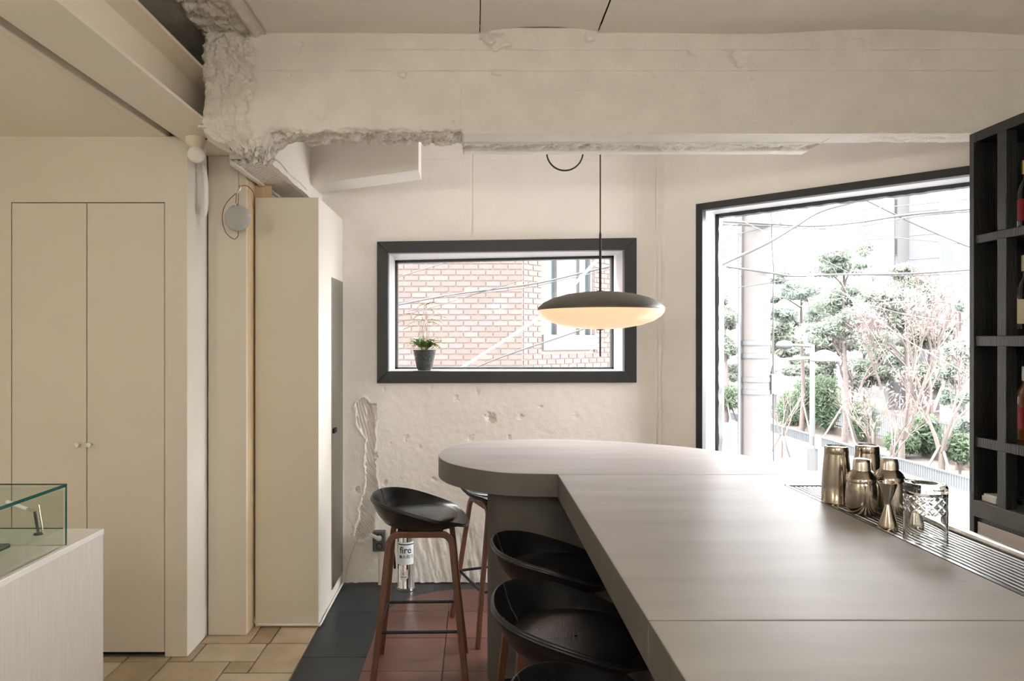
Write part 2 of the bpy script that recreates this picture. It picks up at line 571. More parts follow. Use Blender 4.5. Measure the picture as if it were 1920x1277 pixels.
# ================================================================== BACK WALL (rough plaster, window hole)
def chips_field(x, z):
    """relief towards the room (metres) of the old plaster"""
    d = 0.004 * fbm(x, 0 * x, z, 5, 3, 3) + 0.0015 * fbm(x, 0 * x, z, 22, 3, 9)
    low = sstep(1.25, 1.05, z)
    d += low * 0.0013 * fbm(x, 0 * x, z, 34, 3, 21)
    # trowel strokes low on the wall
    tro = sstep(0.42, 0.30, z) * sstep(-0.50, -0.40, x)
    d += tro * 0.006 * fbm(x * 3.2 + z * 0.6, 0 * x, z * 0.6, 14, 3, 5)
    # combed chase
    pts = [(681, 762, 13), (686, 795, 15), (695, 822, 8), (694, 862, 9), (697, 900, 9), (697, 925, 12), (690, 960, 16), (684, 990, 17), (676, 1003, 13)]
    c = D_BACK / F
    best = np.full(x.shape, 9.0)
    for (a, b, w0), (e, f, w1) in zip(pts[:-1], pts[1:]):
        ax, az, bx, bz = (a - CX) * c, H + (CY - b) * c, (e - CX) * c, H + (CY - f) * c
        L = (bx - ax) ** 2 + (bz - az) ** 2
        t = np.clip(((x - ax) * (bx - ax) + (z - az) * (bz - az)) / L, 0, 1)
        dd = np.hypot(x - ax - t * (bx - ax), z - az - t * (bz - az)) / ((w0 + (w1 - w0) * t) * c)
        best = np.minimum(best, dd)
    edge = best + 0.35 * fbm(x, 0 * x, z, 30, 2, 33)
    inn = sstep(1.1, 0.85, edge)
    slope = np.where(z > 0.75, 0.25, 0.9)
    rib = 0.5 + 0.5 * np.sin((x + slope * (z - 0.6)) * 2 * math.pi / 0.0185 + 0.8 * fbm(x, 0 * x, z, 12, 2, 8))
    d += inn * (-0.016 + 0.015 * rib) + 0.004 * sstep(1.5, 1.15, edge) * (1 - inn)
    # little box hole
    hx, hz = (697 - CX) * c, H + (CY - 774) * c
    d -= 0.035 * sstep(1.15, 0.9, np.maximum(np.abs(x - hx) / (8 * c), np.abs(z - hz) / (15 * c)) + 0.1 * fbm(x, 0 * x, z, 60, 2, 4))
    for (px, py, r, dep) in [(704, 855, 8, 0.02), (671, 918, 7, 0.018), (722, 907, 6, 0.014), (922, 786, 9, 0.022), (918, 784, 13, 0.006), (814, 899, 6, 0.012), (762, 822, 7, 0.006), (787, 840, 5, 0.005), (733, 832, 4, 0.004),
                             (883, 822, 7, 0.005), (955, 822, 6, 0.008), (975, 780, 6, 0.008), (1013, 762, 4, 0.006), (855, 748, 8, 0.004), (1253, 548, 4, 0.006), (1247, 640, 4, 0.008), (845, 850, 4, 0.004), (1212, 668, 4, 0.008), (720, 730, 5, 0.005), (808, 728, 6, 0.006), (895, 735, 5, 0.006), (1080, 780, 6, 0.004)]:
        qx, qz = (px - CX) * c, H + (CY - py) * c
        rr = np.hypot((x - qx), (z - qz) * 0.8) / (r * c) + 0.5 * fbm(x, 0 * x, z, 70, 2, int(px))
        d -= dep * sstep(0.75, 0.45, rr)
    # bumpy seams by the corner
    for px, amp in ((1239, 0.006), (1250, 0.008), (1231, 0.004)):
        qx = (px - CX) * c
        wob = 0.006 * fbm(x * 0, 0 * x, z, 9, 3, px)
        msk = sstep(2.15, 2.0, z)
        d += msk * amp * np.exp(-((x - qx - wob) / 0.006) ** 2) * (0.4 + 1.6 * vnoise(x * 60, 0 * x, z * 60, px))
    # panel joints above the window
    for px, pt, pb in ((885, 305, 442), (1192, 296, 446), (1231, 296, 430)):
        qx = (px - CX) * c
        m_ = sstep(H + (CY - pb) * c - 0.01, H + (CY - pb) * c, z)
        d -= 0.006 * m_ * np.exp(-((x - qx) / 0.0035) ** 2)
    zz = H + (CY - 300) * c
    d -= 0.005 * np.exp(-((z - zz - 0.02 * (x)) / 0.004) ** 2) * sstep(-0.34, -0.3, x) * sstep(0.95, 0.9, x)
    return d


c_ = D_BACK / F
gx = np.concatenate([np.arange(-1.2, -0.86, 0.03), np.arange(-0.86, -0.45, 0.0036), np.arange(-0.45, 0.24, 0.0065), np.arange(0.24, 1.12, 0.011), np.arange(1.12, 1.20, 0.0035)])
gx = np.append(gx, [1.205])
gz = np.concatenate([np.arange(0.0, 1.18, 0.0042), np.arange(1.18, 2.95, 0.011)])
X, Z = np.meshgrid(gx, gz)
Dsp = chips_field(X, Z)
V = np.stack([X, D_BACK - Dsp, Z], -1).reshape(-1, 3)
# ragged foot of the plaster
foot = 0.012 * (0.5 + fbm(gx, 0 * gx, 0 * gx, 25, 3, 77))
V[:len(gx), 2] += np.clip(foot, 0, 0.02)
xm = 0.5 * (X[:-1, :-1] + X[1:, 1:])
zm = 0.5 * (Z[:-1, :-1] + Z[1:, 1:])
W1 = dict(x0=(708 - CX) * c_, x1=(1192 - CX) * c_, z0=H + (CY - 718) * c_, zl=H + (CY - 454) * c_, zr=H + (CY - 447) * c_)
hole = (xm > W1['x0'] + 0.035) & (xm < W1['x1'] - 0.035) & (zm > W1['z0'] + 0.035) & (zm < W1['zl'] - 0.03)
wb = MB().grid(V, len(gx), len(gz), ~hole)
wall_back = wb.build('wall_back', M['plaster'], smooth=60, kind=STR, label='rough cream plaster wall around the small black-framed window', recalc=False)
# mass behind the plaster
mb = MB()
mb.box(-1.2, D_BACK + 0.05, 0, W1['x0'] + 0.06, D_BACK + 0.5, 2.95)
mb.box(W1['x1'] - 0.06, D_BACK + 0.05, 0, 1.15, D_BACK + 0.5, 2.95)
mb.box(W1['x0'] + 0.06, D_BACK + 0.05, 0, W1['x1'] - 0.06, D_BACK + 0.5, W1['z0'] + 0.06)
mb.box(W1['x0'] + 0.06, D_BACK + 0.05, W1['zr'] - 0.03, W1['x1'] - 0.06, D_BACK + 0.5, 2.95)
mb.build('masonry', M['white_paint'], wall_back)

# ---------- small window
w1 = root('window_1', (0.0, D_BACK, W1['z0']), kind=STR, label='small black-framed window looking onto the brick house')
def P4(px, py, d): return tuple(P(px, py, d))
fo = [(708, 718), (1192, 717), (1192, 447), (708, 454)]
fi = [(728.5, 695.5), (1169, 695.5), (1169, 469.5), (729, 475.5)]
yf, yb = D_BACK - 0.028, D_BACK + 0.01
def at(px, py, y):
    return ((px - CX) * c_, y, H + (CY - py) * c_)
for i in range(4):
    a, b = fo[i], fo[(i + 1) % 4]
    e, f = fi[(i + 1) % 4], fi[i]
    MB().hexa([at(*q, yf) for q in (a, b, e, f)] + [at(*q, yb + 0.02) for q in (a, b, e, f)]).build('frame_bar', M['frame_black'], w1, bevel=0.003)
# reveals (sill, jambs, head) to the glazing
yg = D_BACK + 0.42
go = [(728.5, 695.5), (1169, 695.5), (1169, 469.5), (729, 475.5)]
gi = [(727, 697.0), (1176, 697.0), (1176, 464.5), (727, 474.5)]
nm = ['sill', 'jamb', 'head', 'jamb']
for i in range(4):
    a, b = go[i], go[(i + 1) % 4]
    e, f = gi[(i + 1) % 4], gi[i]
    v0 = [Vector(at(*q, yf + 0.012)) for q in (a, b)] + [Vector(at(*q, yg)) for q in (e, f)]
    off = [(0, 0, -0.02), (0.02, 0, 0), (0, 0, 0.02), (-0.02, 0, 0)][i]
    MB().hexa([tuple(p) for p in v0] + [tuple(p + Vector(off)) for p in v0]).build(nm[i], M['reveal'], w1)
# glazing bars and pane
g = [Vector(at(*q, yg - 0.005)) for q in gi]
for i in range(4):
    a, b = g[i], g[(i + 1) % 4]
    r = 0.014 if i == 0 else (0.022 if i == 1 else 0.018)
    MB().sweep([a, b], [(-r, -0.03), (r, -0.03), (r, 0.03), (-r, 0.03)], up=(0, 1, 0)).build('glazing_bar', M['frame_green'], w1)
mb = MB()
mb.add([tuple(p + Vector((0, 0.01, 0))) for p in g] + [tuple(p + Vector((0, 0.016, 0))) for p in g], [(0, 1, 2, 3), (7, 6, 5, 4), (0, 1, 5, 4), (1, 2, 6, 5), (2, 3, 7, 6), (3, 0, 4, 7)])
mb.build('pane', M['pane'], w1)

# ================================================================== ANGLED WALL + BIG WINDOW
T_END = 1.80
TW0, TW1, ZW0, ZW1 = 0.2166, 1.76, 0.42, 2.352
FR = 0.042
wr = root('wall_right', (CORNER, D_BACK, 0), kind=STR, label='cream wall with the large street window')


def angled(t0, t1, z0, z1, st_=0.008):
    ts = np.linspace(t0, t1, max(2, int((t1 - t0) / st_)))
    zs_ = np.linspace(z0, z1, max(2, int((z1 - z0) / st_)))
    Tm, Zm = np.meshgrid(ts, zs_)
    dd = 0.0035 * fbm(Tm, 0 * Tm, Zm, 6, 3, 41) + 0.002 * fbm(Tm, 0 * Tm, Zm, 30, 3, 43)
    rough = sstep(2.15, 1.9, Zm) * sstep(0.15, 0.02, Tm)
    dd += rough * 0.005 * fbm(Tm, 0 * Tm, Zm, 40, 3, 47)
    dd -= 0.005 * np.exp(-((Tm - 0.66) / 0.003) ** 2)
    V = np.stack([CORNER + WD.x * Tm - WN.x * dd, D_BACK + WD.y * Tm - WN.y * dd, Zm], -1).reshape(-1, 3)
    return MB().grid(V, len(ts), len(zs_)).build('plaster_face', M['plaster'], wr, smooth=60, recalc=False)


angled(0.0, TW0 + 0.02, 0, 2.95)
angled(TW0 + 0.02, T_END, ZW1 - 0.02, 2.95)
angled(TW0 + 0.02, T_END, 0, ZW0 + 0.02, 0.05)


def wbox(t0, t1, z0, z1, e0, e1):
    return [wall_pt(t, z, e) for z in (z0, z1) for (t, e) in ((t0, e0), (t1, e0), (t1, e1), (t0, e1))]


mb = MB()
mb.hexa(wbox(0.06, TW0 + 0.02, 0, 2.95, 0.03, 0.32))
mb.hexa(wbox(TW0 + 0.02, T_END, ZW1 - 0.02, 2.95, 0.03, 0.32))
mb.hexa(wbox(TW0 + 0.02, T_END, 0, ZW0 + 0.02, 0.03, 0.32))
mb.build('masonry', M['white_paint'], wr)
w2 = root('window_2', tuple(wall_pt(TW0, ZW0)), kind=STR, label='large black-framed street window beside the bottle shelf')
MB().hexa(wbox(TW0, TW0 + FR, ZW0, ZW1, -0.02, 0.03)).build('frame_bar', M['frame_black'], w2, bevel=0.003)
MB().hexa(wbox(TW1 - FR, TW1, ZW0, ZW1, -0.02, 0.03)).build('frame_bar', M['frame_black'], w2, bevel=0.003)
MB().hexa(wbox(TW0 + FR, TW1 - FR, ZW1 - FR, ZW1, -0.02, 0.03)).build('frame_bar', M['frame_black'], w2, bevel=0.003)
MB().hexa(wbox(TW0 + FR, TW1 - FR, ZW0, ZW0 + FR, -0.02, 0.03)).build('frame_bar', M['frame_black'], w2, bevel=0.003)
MB().hexa(wbox(TW0 + FR - 0.015, TW0 + FR, ZW0, ZW1, 0.03, 0.26)).build('jamb', M['reveal'], w2)
MB().hexa(wbox(TW1 - FR, TW1 - FR + 0.015, ZW0, ZW1, 0.03, 0.26)).build('jamb', M['reveal'], w2)
MB().hexa(wbox(TW0 + FR, TW1 - FR, ZW1 - FR, ZW1 - FR + 0.015, 0.03, 0.26)).build('head', M['reveal'], w2)
MB().hexa(wbox(TW0 + FR, TW1 - FR, ZW0 + FR - 0.015, ZW0 + FR, 0.03, 0.26)).build('sill', M['reveal'], w2)
# uneven dark sealant and glazing bars
ga, gb_, gc, gd = (TW0 + FR, TW1 - FR, ZW0 + FR, ZW1 - FR)
for (p, q) in (((ga, gc), (ga, gd)), ((ga, gd), (gb_, gd)), ((gb_, gd), (gb_, gc)), ((gb_, gc), (ga, gc))):
    A, B = wall_pt(*p, 0.20), wall_pt(*q, 0.20)
    n = 60
    path = [A.lerp(B, i / n) for i in range(n + 1)]
    rr = [0.021 + 0.006 * (random.random() - 0.5) for _ in range(n + 1)]
    MB().sweep(path, lambda t: [(a * rr[int(t * n)], b) for a, b in ((-1, -0.028), (1, -0.028), (1, 0.028), (-1, 0.028))], up=tuple(WN)).build('glazing_bar', M['frame_green'], w2, smooth=50)
MB().hexa(wbox(ga, gb_, gc, gd, 0.20, 0.206)).build('pane', M['pane'], w2)

# ================================================================== OTHER WALLS OF THE ROOM (behind and beside the camera)
XR, XL, YR = 2.47, -3.3, -3.2
MB().box(XR, YR, 0, XR + 0.12, 3.14, 3.08).build('wall_bar_side', M['plaster'], kind=STR, label='cream wall behind the bottle shelf')
MB().box(XL - 0.1, YR, 0, XL, 3.9, 3.08).build('wall_left', M['plaster'], kind=STR, label='cream wall along the far left')
MB().box(XL - 0.1, 3.75, 0, -1.16, 3.85, 3.08).build('wall_closet_rear', M['wood_raw'], kind=STR, label='bare wall behind the closet')
MB().box(-1.26, 3.85, 2.2, -1.16, 4.85, 3.08).build('wall_column_side', M['white_paint'], kind=STR, label='wall beside the stub beam above the column')
MB().box(XL, YR - 0.12, 0, XR + 0.12, YR, 3.08).build('wall_rear', M['plaster'], kind=STR, label='cream wall at the back of the room')
# unseen storeys added above the room to keep sky light off the bricks
ub = MB()
ub.prism([(XL, YR), (XR + 0.12, YR), (XR + 0.12, 3.2), (1.5, 4.55), (1.2, 4.8), (XL, 4.8)], 3.10, 9.5)
ub.build('wall_added_storeys', M['plaster'], kind=STR, label='unseen storeys added over the bar to block the sky')

# ================================================================== CEILINGS
# low ceiling over the closet
cl = MB()
cl.box(XL, YR, 2.507, -1.52, 3.32, 2.56)
cl.box(-1.52, YR, 2.507, -1.485, 3.32, 2.60)
cl.build('ceiling_low', M['low_ceiling'], kind=STR, label='low smooth beige ceiling over the closet', bevel=0.004)
MB().box(XL, YR, 2.885, -1.08, 4.4, 3.08).build('ceiling_slab', M['raw_slab'], kind=STR, label='raw grey slab above the steel beam')
MB().box(-0.95, 2.96, 2.95, 2.6, 4.8, 3.05).build('ceiling_back', M['ceiling_paint'], kind=STR, label='cream ceiling behind the concrete beam')
ce = root('ceiling', (0.7, 1, Z_CEIL), kind=STR, label='glossy cream ceiling panels in front of the beam')


def ceil_panel(x0, x1, dz, sag):
    xs_ = np.linspace(x0 + 0.002, x1 - 0.002, max(4, int((x1 - x0) / 0.03)))
    ys_ = np.concatenate([np.linspace(YR, 2.0, 30), np.linspace(2.03, 2.958, 60)])
    Xm, Ym = np.meshgrid(xs_, ys_)
    u = (Xm - x0) / (x1 - x0)
    zz = Z_CEIL + dz + 0.006 * fbm(Xm, Ym, 0 * Xm, 1.6, 2, 61) + 0.0012 * fbm(Xm, Ym, 0 * Xm, 18, 3, 63)
    zz = zz + sag * (4 * u * (1 - u)) * sstep(2.2, 2.95, Ym)
    if x0 > 0.5:
        zz = zz + 0.018 * np.sin((Xm - 1.3) * 3.1 + Ym * 2.2) * sstep(0.9, 1.6, Xm)
    V = np.stack([Xm, Ym, zz], -1).reshape(-1, 3)
    return MB().grid(V, len(xs_), len(ys_), flip=True).build('ceiling_panel', M['ceiling_paint'], ce, smooth=60, recalc=False)


ceil_panel(-0.947, 0.02, 0.0, 0)
ceil_panel(0.02, 0.53, 0.006, 0.022)
ceil_panel(0.53, 2.6, 0.0, 0)
MB().box(-0.93, YR, 2.90, 2.6, 2.97, 2.96).build('slab_above', M['dark_gap'], ce)
# plaster bead and broken slab edge on the left of the ceiling
xs_ = np.arange(-1.25, -0.90, 0.006)
ys_ = np.concatenate([np.arange(-1.0, 2.2, 0.05), np.arange(2.2, 2.99, 0.006)])
Xm, Ym = np.meshgrid(xs_, ys_)
edge = -1.19 + 0.03 * fbm(0 * Xm, Ym, 0 * Xm, 7, 3, 71)
R = sstep(-0.955, -0.985, Xm)
n1 = fbm(Xm, Ym, 0 * Xm, 26, 4, 73)
zz = Z_CEIL - 0.006 - 0.014 * np.exp(-((Xm + 0.948) / 0.018) ** 2) + R * (0.03 * n1 + 0.015 + 0.012 * np.abs(fbm(Xm, Ym, 0 * Xm, 60, 2, 75)))
zz = zz + 0.05 * sstep(0.02, -0.03, Xm - edge)
V = np.stack([Xm, Ym, zz], -1).reshape(-1, 3)
MB().grid(V, len(xs_), len(ys_), flip=True).build('beam_broken_edge', M['rough_concrete'], kind=STR, smooth=70, recalc=False, label='broken concrete edge of the ceiling slab beside the steel beam')

# ================================================================== BIG CONCRETE BEAM
BY, BZ = 2.95, 2.419
xs_ = np.concatenate([np.arange(-1.2, -0.02, 0.0048), np.arange(-0.02, 2.47, 0.0075)])
prof_s = np.concatenate([np.linspace(0, 1, 116)])
nf, nu, nb = 116, 70, 24
ns = nf + nu + nb
yb_of = np.where(xs_ < -0.06, 3.155, np.where(xs_ < 1.565, 3.262, 3.09))
yb_of = np.where(xs_ < -0.93, 3.20, yb_of)
V = np.zeros((ns, len(xs_), 3))
XX = xs_[None, :]
zf = np.linspace(2.875, BZ, nf)[:, None]
# front
V[:nf, :, 0] = XX
V[:nf, :, 1] = BY
V[:nf, :, 2] = zf
u = np.linspace(0, 1, nu + 1)[1:][:, None]
V[nf:nf + nu, :, 0] = XX
V[nf:nf + nu, :, 1] = BY + u * (yb_of[None, :] - BY)
V[nf:nf + nu, :, 2] = BZ
w = np.linspace(0, 1, nb + 1)[1:][:, None]
V[nf + nu:, :, 0] = XX
V[nf + nu:, :, 1] = yb_of[None, :]
V[nf + nu:, :, 2] = BZ + w * (2.95 - BZ)
Nn = np.zeros_like(V)
Nn[:nf, :, 1] = -1
Nn[nf:nf + nu, :, 2] = -1
Nn[nf + nu:, :, 1] = 1
k = 6
for i in range(-k, k + 1):
    t = 0.5 + i / (2 * k)
    Nn[nf + i, :, 1] = -math.cos(t * math.pi / 2)
    Nn[nf + i, :, 2] = -math.sin(t * math.pi / 2)
x, y, z = V[..., 0].copy(), V[..., 1].copy(), V[..., 2].copy()
isf = np.zeros((ns, 1)); isf[:nf] = 1
isu = np.zeros((ns, 1)); isu[nf:nf + nu] = 1
edge_x = -0.955 + 0.018 * fbm(0 * x, y, z, 14, 3, 81)
edge_x = edge_x + 0.085 * sstep(2.475, 2.43, z)
Rl = sstep(0.012, -0.02, x - edge_x)
front_low = BZ + 0.016 + 0.02 * fbm(x, 0 * x, 0 * x, 16, 3, 83)
Rb = isf * sstep(0.006, -0.006, z - front_low) * sstep(-0.05, -0.07, x) + isu * sstep(-0.05, -0.07, x)
rr_edge = BZ + 0.012 + 0.014 * fbm(x, 0 * x, 0 * x, 12, 3, 84)
Rr = (isf * sstep(0.006, -0.006, z - rr_edge) + isu) * sstep(1.62, 1.78, x) * 0.55
ridged = 1 - 2 * np.abs(fbm(x, y, z, 15, 4, 87))
lump = fbm(x, y, z, 26, 4, 91)
fine = fbm(x, y, z, 75, 3, 93)
disp = 0.0016 * fbm(x, y, z, 12, 3, 95) + 0.0011 * fine
Rr_ = np.clip(Rl + Rb + Rr, 0, 1)
disp = disp * (1 - Rr_)
lump2 = fbm(x, y, z * 0.7, 16, 3, 97)
disp += Rl * (0.022 * ridged + 0.032 * lump + 0.022 * fine + 0.022 * lump2 - 0.016)
disp += np.clip(Rb - Rl, 0, 1) * (0.022 * ridged + 0.03 * lump + 0.012 * fine - 0.03)
disp += np.clip(Rr, 0, 1) * (0.012 * ridged + 0.014 * lump - 0.01)
# board marks on the front
for zl, amp in ((2.783, 0.0055), (2.691, 0.0065)):
    wob = 0.0025 * fbm(x, 0 * x, 0 * x, 3, 2, 99)
    gap = 0.35 + 0.65 * sstep(0.35, 0.6, vnoise(x * 5, 0 * x, z * 0 + zl * 9, 55))
    disp -= isf * (1 - Rr_) * amp * gap * np.exp(-((z - zl - wob) / 0.0032) ** 2)
disp += isf * (1 - Rr_) * (0.003 * sstep(2.693, 2.690, z) - 0.002 * sstep(2.781, 2.785, z))
# pits and broken spots
for i in range(90):
    px_, pz_, pr = random.uniform(-0.9, 2.3), random.uniform(2.44, 2.84), random.choice([0.003, 0.004, 0.005, 0.006])
    disp -= isf * 0.006 * np.exp(-(((x - px_) ** 2 + (z - pz_) ** 2) / pr ** 2))
for (pp, qq, r, dep) in [(600, 217, 10, 0.006), (756, 139, 8, 0.016), (932, 78, 22, 0.022), (918, 70, 14, 0.028), (945, 88, 12, -0.010), (1384, 104, 16, 0.012), (1386, 118, 10, 0.012), (1300, 95, 14, 0.008), (558, 82, 9, 0.01), (541, 141, 5, 0.012), (933, 136, 9, 0.012), (1108, 70, 10, 0.012), (1230, 141, 8, 0.008), (1605, 84, 16, -0.006), (1315, 142, 10, 0.006)]:
    qx, qz = (pp - CX) / F * BY, H + (CY - qq) / F * BY
    rr = np.hypot(x - qx, (z - qz) * 1.3) / (r / F * BY) + 0.45 * fbm(x, y, z, 55, 2, pp)
    disp -= isf * dep * sstep(1.2, 0.5, rr)
# hairline crack
crx = -0.055 + 0.01 * fbm(0 * x, 0 * x, z, 9, 2, 15)
disp -= isf * 0.003 * np.exp(-((x - crx) / 0.003) ** 2) * sstep(2.66, 2.6, z)
# rough slot along the underside
slot = isu * sstep(3.09, 3.10, y + 0.012 * fbm(x, 0 * x, 0 * x, 9, 3, 31)) * sstep(3.215, 3.20, y + 0.012 * fbm(x, 0 * x, 0 * x, 11, 3, 35)) * sstep(-0.07, -0.05, x) * sstep(1.575, 1.56, x)
disp += slot * (-0.022 + 0.02 * lump + 0.012 * ridged)
low_lip = isu * sstep(3.075, 3.085, y) * sstep(-0.07, -0.055, x) * sstep(1.575, 1.565, x)
disp += low_lip * 0.006
# the smashed left end leans back towards the top steel
t_un = np.clip((y - BY) / 0.25, 0, 1) * isu
XLz = np.interp(z, [2.30, 2.419, 2.43, 2.45, 2.47, 2.50, 2.60, 2.74, 2.80, 2.88], [-1.06, -1.075, -1.10, -1.15, -1.19, -1.205, -1.205, -1.215, -1.20, -1.19])
XLz = XLz + 0.02 * fbm(0 * x, y, z, 22, 3, 37)
drop = 0.066 * sstep(-0.885, -0.94, x)
zfac = np.clip((2.60 - z) / (2.60 - BZ), 0, 1) * (isf + isu)
V[..., 2] -= drop * zfac
m_ = x < -0.95
frac = (x + 1.2) / 0.25
xn = np.where(m_, XLz + frac * (-0.95 - XLz), x)
V[..., 0] = xn
V += Nn * disp[..., None]
# round the broken left end backwards
back = np.where(m_, sstep(0.14, 0.0, frac) * 0.10, 0)
V[:nf, :, 1] += back[:nf]
V[nf:nf + nu, :, 2] += back[nf:nf + nu] * 0.3
bm_ = MB().grid(V.reshape(-1, 3), len(xs_), ns, flip=True)
cc = np.clip(Rr_, 0, 1) + slot
mi = []
cs = 0.25 * (cc[:-1, :-1] + cc[1:, :-1] + cc[:-1, 1:] + cc[1:, 1:])
bm_.mi = [1 if q > 0.5 else 0 for q in cs.reshape(-1).tolist()]
beam = bm_.build('beam_concrete', [M['concrete_paint'], M['rough_concrete']], smooth=75, kind=STR, recalc=False, label='painted concrete beam with a broken left end')
# rebar stump and loose lump at the broken end
rod([P(371, 237, 2.93), P(415, 239, 2.99)], 0.006, 'rebar_stump', M['white_paint'], beam)

# stub beam running back to the wall over the column
sb = MB()
sb.box(-1.15, 3.19, 2.372, -0.965, D_BACK + 0.02, 2.95)
stub = sb.build('beam_stub', M['white_paint'], kind=STR, label='short beam from the broken concrete to the wall over the column', bevel=0.004)
# tile-adhesive ridges on its underside, pieces of chipped render along its edges
xs2 = np.arange(-1.15, -0.972, 0.004)
ys2 = np.arange(3.19, 4.1, 0.006)
Xm, Ym = np.meshgrid(xs2, ys2)
zz = 2.3665 + 0.0045 * np.sin(Xm * 2 * math.pi / 0.03) * np.sin(Ym * 2 * math.pi / 0.034) + 0.002 * fbm(Xm, Ym, 0 * Xm, 30, 2, 5)
MB().grid(np.stack([Xm, Ym, zz], -1).reshape(-1, 3), len(xs2), len(ys2), flip=True).build('adhesive_face', M['concrete_paint'], stub, smooth=70, recalc=False)
for (xa, xb, zb, sd) in ((-0.992, -0.962, 2.356, 3), (-1.16, -1.135, 2.352, 4)):
    ys2 = np.arange(3.23, 4.1, 0.012)
    pth = [Vector(((xa + xb) / 2 + 0.006 * float(fbm(np.array([0.]), np.array([v]), np.array([0.]), 12, 3, sd)[0]), v, zb + 0.012)) for v in ys2]
    wv = [0.5 * (xb - xa) * (1 + 0.35 * float(fbm(np.array([0.]), np.array([v]), np.array([1.]), 25, 3, sd)[0])) for v in ys2]
    MB().sweep(pth, lambda t: [(-wv[int(t * (len(pth) - 1))], -0.010), (wv[int(t * (len(pth) - 1))], -0.010), (wv[int(t * (len(pth) - 1))], 0.012), (-wv[int(t * (len(pth) - 1))], 0.012)], up=(0, 0, 1)).build('chipped_edge', M['white_paint'], stub)
# dark split line on the side of the stub
MB().tube(smoothpath([(-0.9635, 3.22, 2.40), (-0.9635, 3.4, 2.40), (-0.9635, 3.55, 2.385), (-0.9635, 3.75, 2.392), (-0.9635, 3.9, 2.385)]), 0.004, 5).build('split_line', M['raw_slab'], stub)
# skewed soffit box
pA, pB, pC, pD = P(577, 348, 4.02), P(785, 319, 3.66), P(790, 337, 3.89), P(577, 362, 4.29)
zs1 = 2.44
MB().prism([(pA.x, pA.y), (pB.x, pB.y), (pC.x, pC.y), (pD.x, pD.y)], zs1, 2.95).build('beam_soffit', M['white_paint'], kind=STR, label='skewed boxed soffit between column and wall', bevel=0.003)

# ================================================================== STEEL BEAM
sbm = root('beam_steel', (-1.29, 1.0, 2.48), kind=STR, label='beige painted steel beam running along the broken concrete')
MB().box(-1.403, YR, 2.48, -1.18, 3.60, 2.494).build('bottom_flange', M['low_ceiling'], sbm, bevel=0.002)
MB().box(-1.30, YR, 2.494, -1.285, 3.60, 2.70).build('web', M['low_ceiling'], sbm)
MB().box(-1.403, YR, 2.70, -1.18, 3.60, 2.714).build('top_flange', M['low_ceiling'], sbm, bevel=0.002)

# ================================================================== CLOSET WALL + DOORS
YC = 3.29
cw = YC / F
def cxz(px, py): return ((px - CX) * cw, H + (CY - py) * cw)
xa, zt = cxz(21.5, 380)
xm_, _ = cxz(162.5, 380)
xb, zbt = cxz(308.5, 1224)
mb = MB()
mb.box(XL, YC, 0, xa - 0.002, YC + 0.04, 2.507)
mb.box(xa - 0.002, YC, zt + 0.002, xb + 0.002, YC + 0.04, 2.507)
mb.box(xb + 0.002, YC, 0, -1.39, YC + 0.25, 2.507)
wcl = mb.build('wall_closet', M['closet'], kind=STR, label='flush beige closet wall with double doors')
MB().box(-1.392, YC + 0.0005, 0, -1.388, YC + 0.25, 2.505).build('lit_side_panel', M['white_paint'], wcl)  # same closet box, this side coloured paler for the window light
MB().box(xa - 0.01, YC + 0.03, 0.0, xb + 0.01, YC + 0.06, zt + 0.02).build('closet_interior', M['dark_gap'], wcl)
for i, (x0, x1, kp) in enumerate(((xa, xm_, 149), (xm_, xb, 171))):
    d = root('door_%d' % (i + 1), ((x0 + x1) / 2, YC, 0), kind=STR, label='beige flush closet door, %s' % ('the half nearer the display counter' if i == 0 else 'the half nearer the column'))
    MB().box(x0 + 0.0022, YC + 0.001, 0.022, x1 - 0.0022, YC + 0.026, zt - 0.002).build('door_leaf', M['closet'], d, bevel=0.0012)
    kx, kz = cxz(kp, 833)
    MB().lathe([(0, 0), (0.006, 0), (0.006, -0.012), (0.010, -0.016), (0.0125, -0.022), (0.011, -0.028), (0, -0.030)], (kx, YC + 0.001, kz), 16, 'y').build('knob', M['white_plastic'], d, smooth=50)
# filler panel, gap and recess to the column
MB().box(-1.381, 3.53, 0.0, -1.1834, 3.556, 2.479).build('wall_filler', M['closet'], kind=STR, label='narrow beige panel between closet and column', bevel=0.002)
MB().box(-1.386, 3.56, 0, -1.195, 3.58, 2.479).build('wall_gap', M['dark_gap'], kind=STR, label='dark gap behind the narrow panel')
MB().box(-1.192, 3.68, 0, -1.10, 3.70, 2.479).build('wall_recess', M['wood_raw'], kind=STR, label='bare wood strip in the recess beside the column')
mb = MB(); mb.box(-1.187, 3.556, 0, -1.1834, 3.69, 2.479); mb.build('trim_1', M['wood_raw'], kind=STR, label='wooden edge of the narrow panel')

# ================================================================== COLUMN BOX
cb = root('column', (-1.0, 3.96, 0), kind=STR, label='boxed beige column reaching to the plaster wall')
MB().box(-1.173, 3.64, 0.0, -0.8355, D_BACK + 0.01, 2.287).build('boxing', M['closet'], cb, bevel=0.002)
MB().box(-0.8375, 3.6385, 0.0, -0.8345, D_BACK + 0.005, 2.2865).build('lit_side_board', M['white_paint'], cb)  # column side coloured paler to carry the light from the window
MB().tube(smoothpath([(-1.19, 3.66, 0.12), (-1.18, 3.65, 0.02), (-1.1, 3.633, 0.012), (-0.95, 3.633, 0.012), (-0.84, 3.632, 0.012), (-0.825, 3.64, 0.012), (-0.826, 3.9, 0.012), (-0.826, 4.27, 0.012)]), 0.006, 6).build('cable_trim', M['white_plastic'], cb, smooth=60)
mr = root('wall_mirror', (-0.834, 4.11, 0.08), 'tall narrow smoked mirror panel on the side of the column', 'mirror')
MB().box(-0.8345, 3.958, 0.078, -0.829, 4.275, 1.891).build('mirror_glass', M['mirror_grey'], mr)
